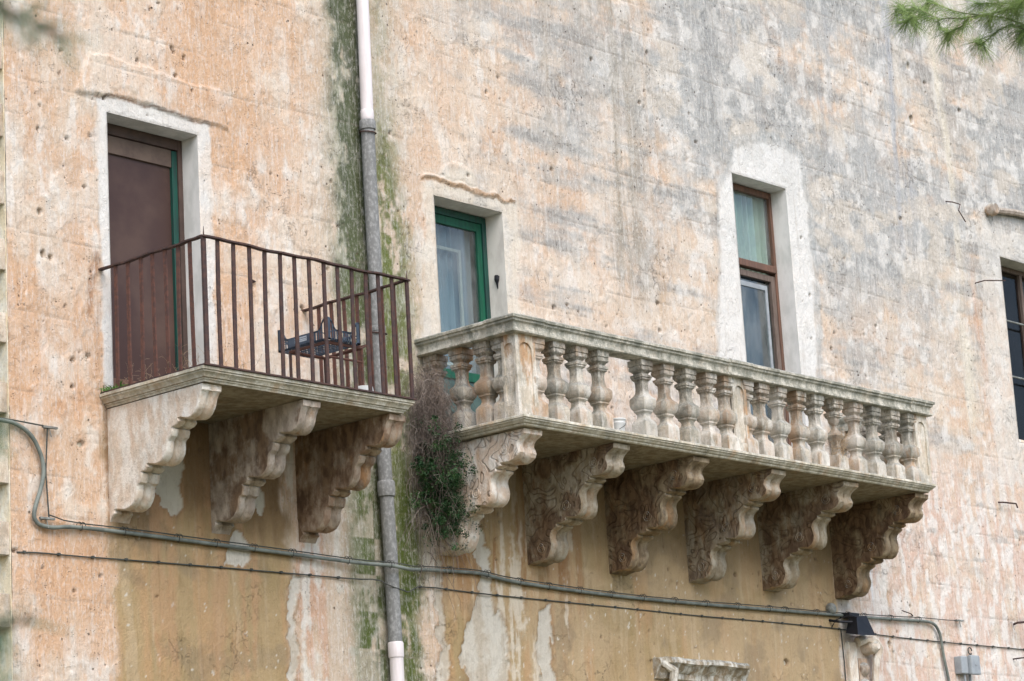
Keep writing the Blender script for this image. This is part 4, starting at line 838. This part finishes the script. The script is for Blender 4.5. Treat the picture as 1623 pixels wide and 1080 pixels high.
# crate: arcaded plastic sides, raised ends
t = thing('plastic_crate', 'dark blue black plastic produce crate resting on the rusty chair', 'crate', (14.1, -.7, CHZ+.015))
X0, X1, Y0, Y1, Z0 = 13.95, 14.30, -.96, -.42, CHZ+.016
def top_h(s, L, hump):     # height of the rim along a side
    return .085+.09*math.exp(-((s-L*.0)/.07)**4)*hump+.09*math.exp(-((s-L)/.07)**4)*hump
def side(P, L, hump, mname):
    m = MB(); n = 40; q = lambda s, h: P(s, h, 0)
    def strip(fn0, fn1, s0, s1, th=.006, n=n):
        vs = []; fs = []
        for i in range(n+1):
            s = s0+(s1-s0)*i/n
            for h in (fn0(s), fn1(s)):
                for d_ in (0, th): vs.append(P(s, h, d_))
        for i in range(n):
            b = 4*i; fs += [(b, b+4, b+6, b+2), (b+1, b+3, b+7, b+5), (b, b+1, b+5, b+4), (b+2, b+6, b+7, b+3)]
        fs += [(0,2,3,1), (4*n, 4*n+1, 4*n+3, 4*n+2)]; m.add(vs, fs)
    H_ = lambda s: top_h(s, L, hump)
    strip(lambda s: H_(s)-.013, H_, 0, L, .010); strip(lambda s: 0, lambda s: .012, 0, L, .010); strip(lambda s: 0, lambda s: H_(s)-.012, 0, .035); strip(lambda s: 0, lambda s: H_(s)-.012, L-.035, L)
    k = int(L/.028)
    for i in range(1, k):
        s = .035+(L-.07)*i/k; strip(lambda q_: .0, H_, s-.0060, s+.0060, .004, 1)
    for c in (.25, .75):
        m.tube([P(L*c+L*.22*math.cos(a_), .012+.065*math.sin(a_), .004) for a_ in [PI*j/10 for j in range(11)]], .004, 4)
    part(m, mname, 'crate', t)
side(lambda s, h, d_: (X0+d_, Y0+s, Z0+h), Y1-Y0, 1, 'long_side'); side(lambda s, h, d_: (X1-d_, Y0+s, Z0+h), Y1-Y0, 1, 'long_side')
side(lambda s, h, d_: (X0+s, Y0+d_, Z0+h), X1-X0, 1, 'short_side'); side(lambda s, h, d_: (X0+s, Y1-d_, Z0+h), X1-X0, 1, 'short_side')
m = MB()
for i in range(15): y = Y0+.01+(Y1-Y0-.02)*i/14; m.box(X0+.005, X1-.005, y-.004, y+.004, Z0+.002, Z0+.008)
for i in range(9): x = X0+.01+(X1-X0-.02)*i/8; m.box(x-.004, x+.004, Y0+.005, Y1-.005, Z0-.003, Z0+.001)
part(m, 'base_grid', 'crate', t)
m = MB(); m.box(X0-.003, X0+.001, Y0+.14, Y0+.42, Z0+.012, Z0+.078); part(m, 'name_plate', 'crate', t)
m = MB(); rr = random.Random(2)
for k, (hh, zz) in enumerate(((.010,.060),(.009,.046),(.011,.032))):
    y = Y0+.35
    while y > Y0+.22:
        w_ = rr.uniform(.006,.014); m.box(X0-.005, X0-.0028, y-w_, y, Z0+zz, Z0+zz+hh); y -= w_+.004
part(m, 'white_print', 'label', t)
t = thing('white_tub', 'upturned white plastic tub on the iron balcony floor near the right end', 'tub', (14.32, -.98, IZ))
m = MB(); m.lathe((14.30,-.98,IZ), [(.085,0),(.085,.01),(.078,.012),(.066,.085),(.060,.09),(.0,.09)], 20); part(m, 'body', 'tub', t, smooth=True)
m = MB(); m.tube([(14.30+.088*math.cos(a_), -.98+.088*math.sin(a_), IZ+.008) for a_ in [k*PI/10 for k in range(21)]], .004, 5, cap=False); part(m, 'rim', 'tub', t)
t = thing('white_bucket', 'small ribbed white pot in the gap of the missing baluster', 'pot', (17.37, -.93, SZ))
m = MB(); m.lathe((17.39,-.93,SZ), [(.045,0),(.05,.02),(.058,.10),(.066,.11),(.066,.118),(.060,.122),(.062,.135),(.070,.142),(.070,.150),(.064,.154),(.055,.12),(.0,.11)], 18); part(m, 'body', 'tub', t, smooth=True)
m = MB(); m.tube([(17.39-.06, -.99, SZ+.05),(17.40,-1.0,SZ+.09),(17.43,-.99,SZ+.13)], .003, 4); part(m, 'handle', 'dark_wire', t)

# ---------------- plants ----------------
def blade(m, p, d_, L, w_, bend, n=4):
    p = Vector(p); d_ = Vector(d_).normalized(); sd = d_.cross(Vector((.3,.9,.2))).normalized(); vs = []; fs = []
    for i in range(n+1):
        t_ = i/n; c = p+d_*L*t_+Vector(bend)*t_*t_*L; ww = w_*(1-t_*.9)/2; vs += [c-sd*ww, c+sd*ww]
    for i in range(n): fs.append((2*i, 2*i+1, 2*i+3, 2*i+2))
    m.add(vs, fs)
def stalk(m, p, L, rr, r0=.0016, br=2):
    d_ = Vector((rr.uniform(-.6,.6), rr.uniform(-.5,.3), 1)).normalized(); P = [Vector(p)]
    for i in range(6): d_ = (d_+Vector((rr.uniform(-.35,.35), rr.uniform(-.3,.3), rr.uniform(-.25,.05)))).normalized(); P.append(P[-1]+d_*L/6)
    m.tube(P, [r0*(1-.6*i/6) for i in range(7)], 3)
    for k in range(br):
        q = P[rr.randint(2,5)]; e = Vector((rr.uniform(-1,1), rr.uniform(-1,1), rr.uniform(-.2,.9))).normalized(); m.tube([q, q+e*L*.15, q+e*L*.28+Vector((0,0,-.01))], r0*.6, 3)
rr = random.Random(12); m = MB()
for i in range(26): stalk(m, (RX0+rr.uniform(.03,.6), -rr.uniform(.7,1.08), IZ), rr.uniform(.10,.34), rr)
for i in range(22): stalk(m, (RX0+rr.uniform(.03,.2), -rr.uniform(.15,1.05), IZ), rr.uniform(.10,.30), rr)
tag(m.build('dry_weeds', 'straw'), 'dry straw coloured weeds growing along the floor of the iron balcony', 'weeds', kind='stuff')
m = MB()
for i in range(150):
    p = (12.57+rr.uniform(-.03,.12), -rr.uniform(.0,.18), IZ); blade(m, p, (rr.uniform(-.8,.8), rr.uniform(-.8,.5), 1), rr.uniform(.06,.17), .011, (rr.uniform(-.4,.4), rr.uniform(-.4,.2), -.5))
tag(m.build('grass_tuft', 'grass'), 'bright green tuft of grass at the wall end of the iron balcony', 'grass tuft')
m = MB()
for i in range(60): stalk(m, (20.51+rr.uniform(-.06,.06), -1.0+rr.uniform(-.06,.05), SZ+rr.uniform(.1,.26)), rr.uniform(.08,.2), rr, .0022, 3)
tag(m.build('dry_weeds', 'straw'), 'dry tangled weed caught on the broken baluster of the stone balcony', 'weeds')
# climbing plant hanging between pipe and stone balcony
vp = thing('climbing_plant', 'hanging plant at the left end of the stone balcony, dry brown above and green below', 'plant', (15.85, 0, 4.9))
m = MB(); rr = random.Random(21)
def hang(m, p, L, rr, r0, side=.25):
    P = [Vector(p)]; d_ = Vector((rr.uniform(-.8,.8), rr.uniform(-.9,.4), rr.uniform(-.4,.6))).normalized(); n = 8
    for i in range(n):
        d_ = (d_*.68+Vector((rr.uniform(-side,side), rr.uniform(-side,side), -.34))).normalized(); q = P[-1]+d_*L/n; q.y = min(q.y, -.01); P.append(q)
    m.tube(P, [r0*(1-.6*i/n) for i in range(n+1)], 3)
    return P
for i in range(2200):
    z = rr.triangular(5.55, 6.62, 6.25); s = (6.62-z); cx = 15.88+.03*s; w_ = .04+.06*min(1, s*2.5)
    hang(m, (cx+rr.gauss(0,w_), -.05-abs(rr.gauss(.1,.12)), z), rr.uniform(.08,.30), rr, rr.uniform(.0010,.0020), .55)
for i in range(260): hang(m, (15.88+rr.gauss(0,.09), -.06-abs(rr.gauss(.12,.14)), rr.uniform(5.2,6.1)), rr.uniform(.1,.35), rr, .0016, .6)
for i in range(40): hang(m, (15.84+rr.gauss(0,.07), -.05-abs(rr.gauss(.05,.08)), rr.uniform(5.0,5.7)), rr.uniform(.4,.9), rr, .0026, .3)
part(m, 'dry_stems', 'twig', vp)
MT['twig_pale'] = leaf_mat('pale_dry_twig', (.38,.33,.29), (.28,.24,.2), 3)
m = MB()
for i in range(60): hang(m, (15.85+rr.gauss(0,.09), -.10-abs(rr.gauss(.1,.10)), rr.uniform(5.2,6.5)), rr.uniform(.2,.5), rr, .0013, .6)
part(m, 'pale_stems', 'twig_pale', vp)
m = MB(); m2 = MB(); clumps = []
for i in range(200):
    z = rr.triangular(5.0, 6.08, 5.60); t_ = (z-5.05)/.93; cx = 15.94-.09*t_; clumps.append((cx+rr.gauss(0,.075+.035*t_), -.10-abs(rr.gauss(.10,.13)), z, rr.choice([.025,.04,.06,.085])))
for i in range(14): clumps.append((16.05+rr.gauss(0,.05), -.30+rr.gauss(0,.06), rr.uniform(5.05,5.5), .05))
for (cx, cy, cz, cr) in clumps:
    tgt = m if rr.random() < .6 else m2
    for k in range(95):
        v = Vector((rr.gauss(0,1), rr.gauss(0,1), rr.gauss(0,1)-.2)); v = v.normalized()*cr*rr.random()**.4; p = Vector((cx, min(cy, -.04), cz))+v; p.y = min(p.y, -.01)
        a = Vector((rr.uniform(-1,1), rr.uniform(-1,1), rr.uniform(-.6,.8))).normalized(); b_ = a.cross(Vector((rr.uniform(-1,1), rr.uniform(-1,1), 1))).normalized(); L = rr.uniform(.008,.024); w_ = L*.32
        tgt.add([p, p+a*L*.5+b_*w_, p+a*L, p+a*L*.5-b_*w_], [(0,1,2,3)])
part(m, 'leaves', 'leaf', vp); MT['leaf2'] = leaf_mat('dark_green_leaf', (.025,.07,.03), (.07,.15,.045), 9); part(m2, 'leaves', 'leaf2', vp)

# pine trees in front
def needles(m, base, d_, n, L, rr, w_=.0011, droop=.25):
    base = Vector(base); d_ = Vector(d_).normalized()
    for i in range(n):
        v = Vector((rr.gauss(0,1), rr.gauss(0,1), rr.gauss(0,1))).normalized(); e = (d_*rr.uniform(.3,1.2)+v*.75+Vector((0,0,-droop))).normalized()
        blade(m, base-d_*rr.uniform(0,.06), e, L*rr.uniform(.7,1.1), w_, (0,0,-.12), 2)
TW = [[(10.620,-9.012,5.877),(10.646,-8.833,5.905),(10.676,-8.661,5.936),(10.702,-8.491,5.990),(10.737,-8.333,6.048),(10.797,-8.223,6.158)],
 [(10.646,-9.011,5.787),(10.682,-8.865,5.881),(10.685,-8.678,5.954),(10.742,-8.549,6.023),(10.777,-8.407,6.128)],
 [(10.455,-8.812,5.843),(10.555,-8.710,5.853),(10.630,-8.584,5.871)],[(10.357,-8.701,5.849),(10.429,-8.594,5.927),(10.501,-8.484,6.003)],
 [(10.634,-8.993,5.773),(10.709,-8.883,5.848),(10.786,-8.760,5.866),(10.865,-8.630,5.857),(10.958,-8.540,5.922)],[(10.654,-9.028,5.811),(10.742,-8.920,5.836),(10.864,-8.833,5.818)],
 [(10.633,-9.029,5.884),(10.672,-8.879,5.946),(10.700,-8.713,6.002)],[(10.280,-8.616,5.859),(10.370,-8.510,5.884)]]
pt = thing('pine_tree', 'green pine bough with long needles hanging in at the top right corner', 'tree', (12.46, -11.22, 0))
m = MB(); P = [(12.46+.06*math.sin(z), -11.22+.05*math.cos(z*1.3), z) for z in np.arange(-.1, 12.4, .9)]; m.tube(P, [.17-.0155*i*1 for i in range(len(P)-1)]+[.02], 12); trunk = part(m, 'trunk', 'bark', pt, smooth=True)
m = MB(); nd = MB(); rr = random.Random(33); root = (12.404,-11.164,5.240)
entry = [(10.780,-9.330,5.856),(10.752,-9.302,5.800)]
m.tube([root,(11.760,-10.520,5.590),(11.200,-9.820,5.800),(10.808,-9.344,5.856),(10.640,-9.036,5.884)], [.035,.025,.015,.008,.004], 8)
for k, T in enumerate(TW):
    T = [Vector(p) for p in T]; m.tube(T, [.0035*(1-.7*i/len(T)) for i in range(len(T))], 6)
    if k in (0, 1, 4, 5, 6): m.tube([(10.808,-9.344,5.856), T[0]], [.006,.0035], 6)
    for i in range(len(T)-1):
        d_ = T[i+1]-T[i]; ns = max(1, int(d_.length/.038))
        for j in range(ns): needles(nd, T[i].lerp(T[i+1], (j+.5)/ns), d_, 15 if i < len(T)-2 else 26, .12, rr, .0023)
    needles(nd, T[-1], T[-1]-T[-2], 70, .13, rr, .0023)
# drooping side shoots
for i in range(26):
    k = rr.choice([0,0,1,2,4,4,5,5,6]); T = TW[k]; p = Vector(T[rr.randrange(len(T))])
    q = p+Vector((rr.uniform(-.03,.06), rr.uniform(-.05,.05), -rr.uniform(.01,.055))); m.tube([p, q], .0015, 4); needles(nd, q, (q-p)+Vector((0,0,-.01)), 34, .12, rr, .0023)
for i in range(60):                                     # thick tuft at the very corner
    p = Vector((10.640,-9.064,5.912))+Vector((rr.uniform(-.08,.14), rr.uniform(-.16,.22), rr.uniform(-.04,.11))); q = p+Vector((rr.uniform(-.04,.04), rr.uniform(-.03,.05), -rr.uniform(-.03,.05))); needles(nd, q, (q-p), 30, .12, rr, .0023)
part(m, 'branch', 'bark', pt, smooth=True); part(nd, 'needles', 'needle', pt)
m = MB(); nd = MB()
for i in range(34):
    z = rr.uniform(7.0, 11.6); a = rr.uniform(0, 2*PI); L = rr.uniform(.8, 1.9)*(1.1-(z-7.0)/7.5)
    P = [(12.46, -11.22, z), (12.46+math.cos(a)*L*.5, -11.22+math.sin(a)*L*.5, z+.25), (12.46+math.cos(a)*L, -11.22+math.sin(a)*L, z+.32)]
    m.tube(P, [.025,.015,.006], 5)
    for j in range(7):
        t_ = .4+.6*j/6; p = Vector(P[0]).lerp(Vector(P[2]), t_)+Vector((rr.gauss(0,.15), rr.gauss(0,.15), rr.uniform(-.1,.2)))
        needles(nd, p, (math.cos(a), math.sin(a), .3), 70, .14, rr, .004)
part(m, 'limbs', 'bark', pt); part(nd, 'crown', 'needle', pt)
# out-of-focus twigs close to the camera
nt_ = thing('young_pine', 'blurred dark green pine tips very close at the left edge of the view', 'tree', (.80, -13.24, 0))
m = MB(); nd = MB(); m.tube([(.80,-13.24,-.05),(.79,-13.25,1.2),(.81,-13.23,2.4),(.80,-13.24,2.9)], [.03,.024,.012,.004], 8)
rr = random.Random(5)
tips = [((.88,-13.38,2.46),(1.070,-13.642,2.243),26), ((.88,-13.38,2.44),(1.092,-13.668,2.226),20), ((.81,-13.23,1.95),(1.090,-13.575,1.972),70), ((.80,-13.24,1.70),(1.112,-13.552,1.846),60), ((.80,-13.24,1.62),(1.108,-13.540,1.828),60), ((.80,-13.24,1.72),(1.128,-13.575,1.852),14), ((.80,-13.24,1.60),(1.118,-13.552,1.806),40)]
for a, b, n in tips:
    m.tube([a, b], [.006, .0015], 5); needles(nd, b, Vector(b)-Vector(a), int(n*1.5), .034, rr, .0020, .1)
    for k in range(5): needles(nd, Vector(a).lerp(Vector(b), .2+.1*k), Vector(b)-Vector(a), 9, .06, rr, .0014, .1)
for i in range(14):
    z = rr.uniform(1.2, 2.8); a = rr.uniform(2.0, 4.6); p = Vector((.8,-13.24,z)); q = p+Vector((math.cos(a)*.4, math.sin(a)*.4, .1)); q = p+Vector((-abs(math.cos(a))*.35, abs(math.sin(a))*.3, .08)); m.tube([p,q], [.006,.002], 5)
    for k in range(5): needles(nd, p.lerp(q, .3+.17*k), q-p, 40, .07, rr, .0016, .1)
part(m, 'stem', 'bark', nt_); part(nd, 'needles', 'needle_dark', nt_)
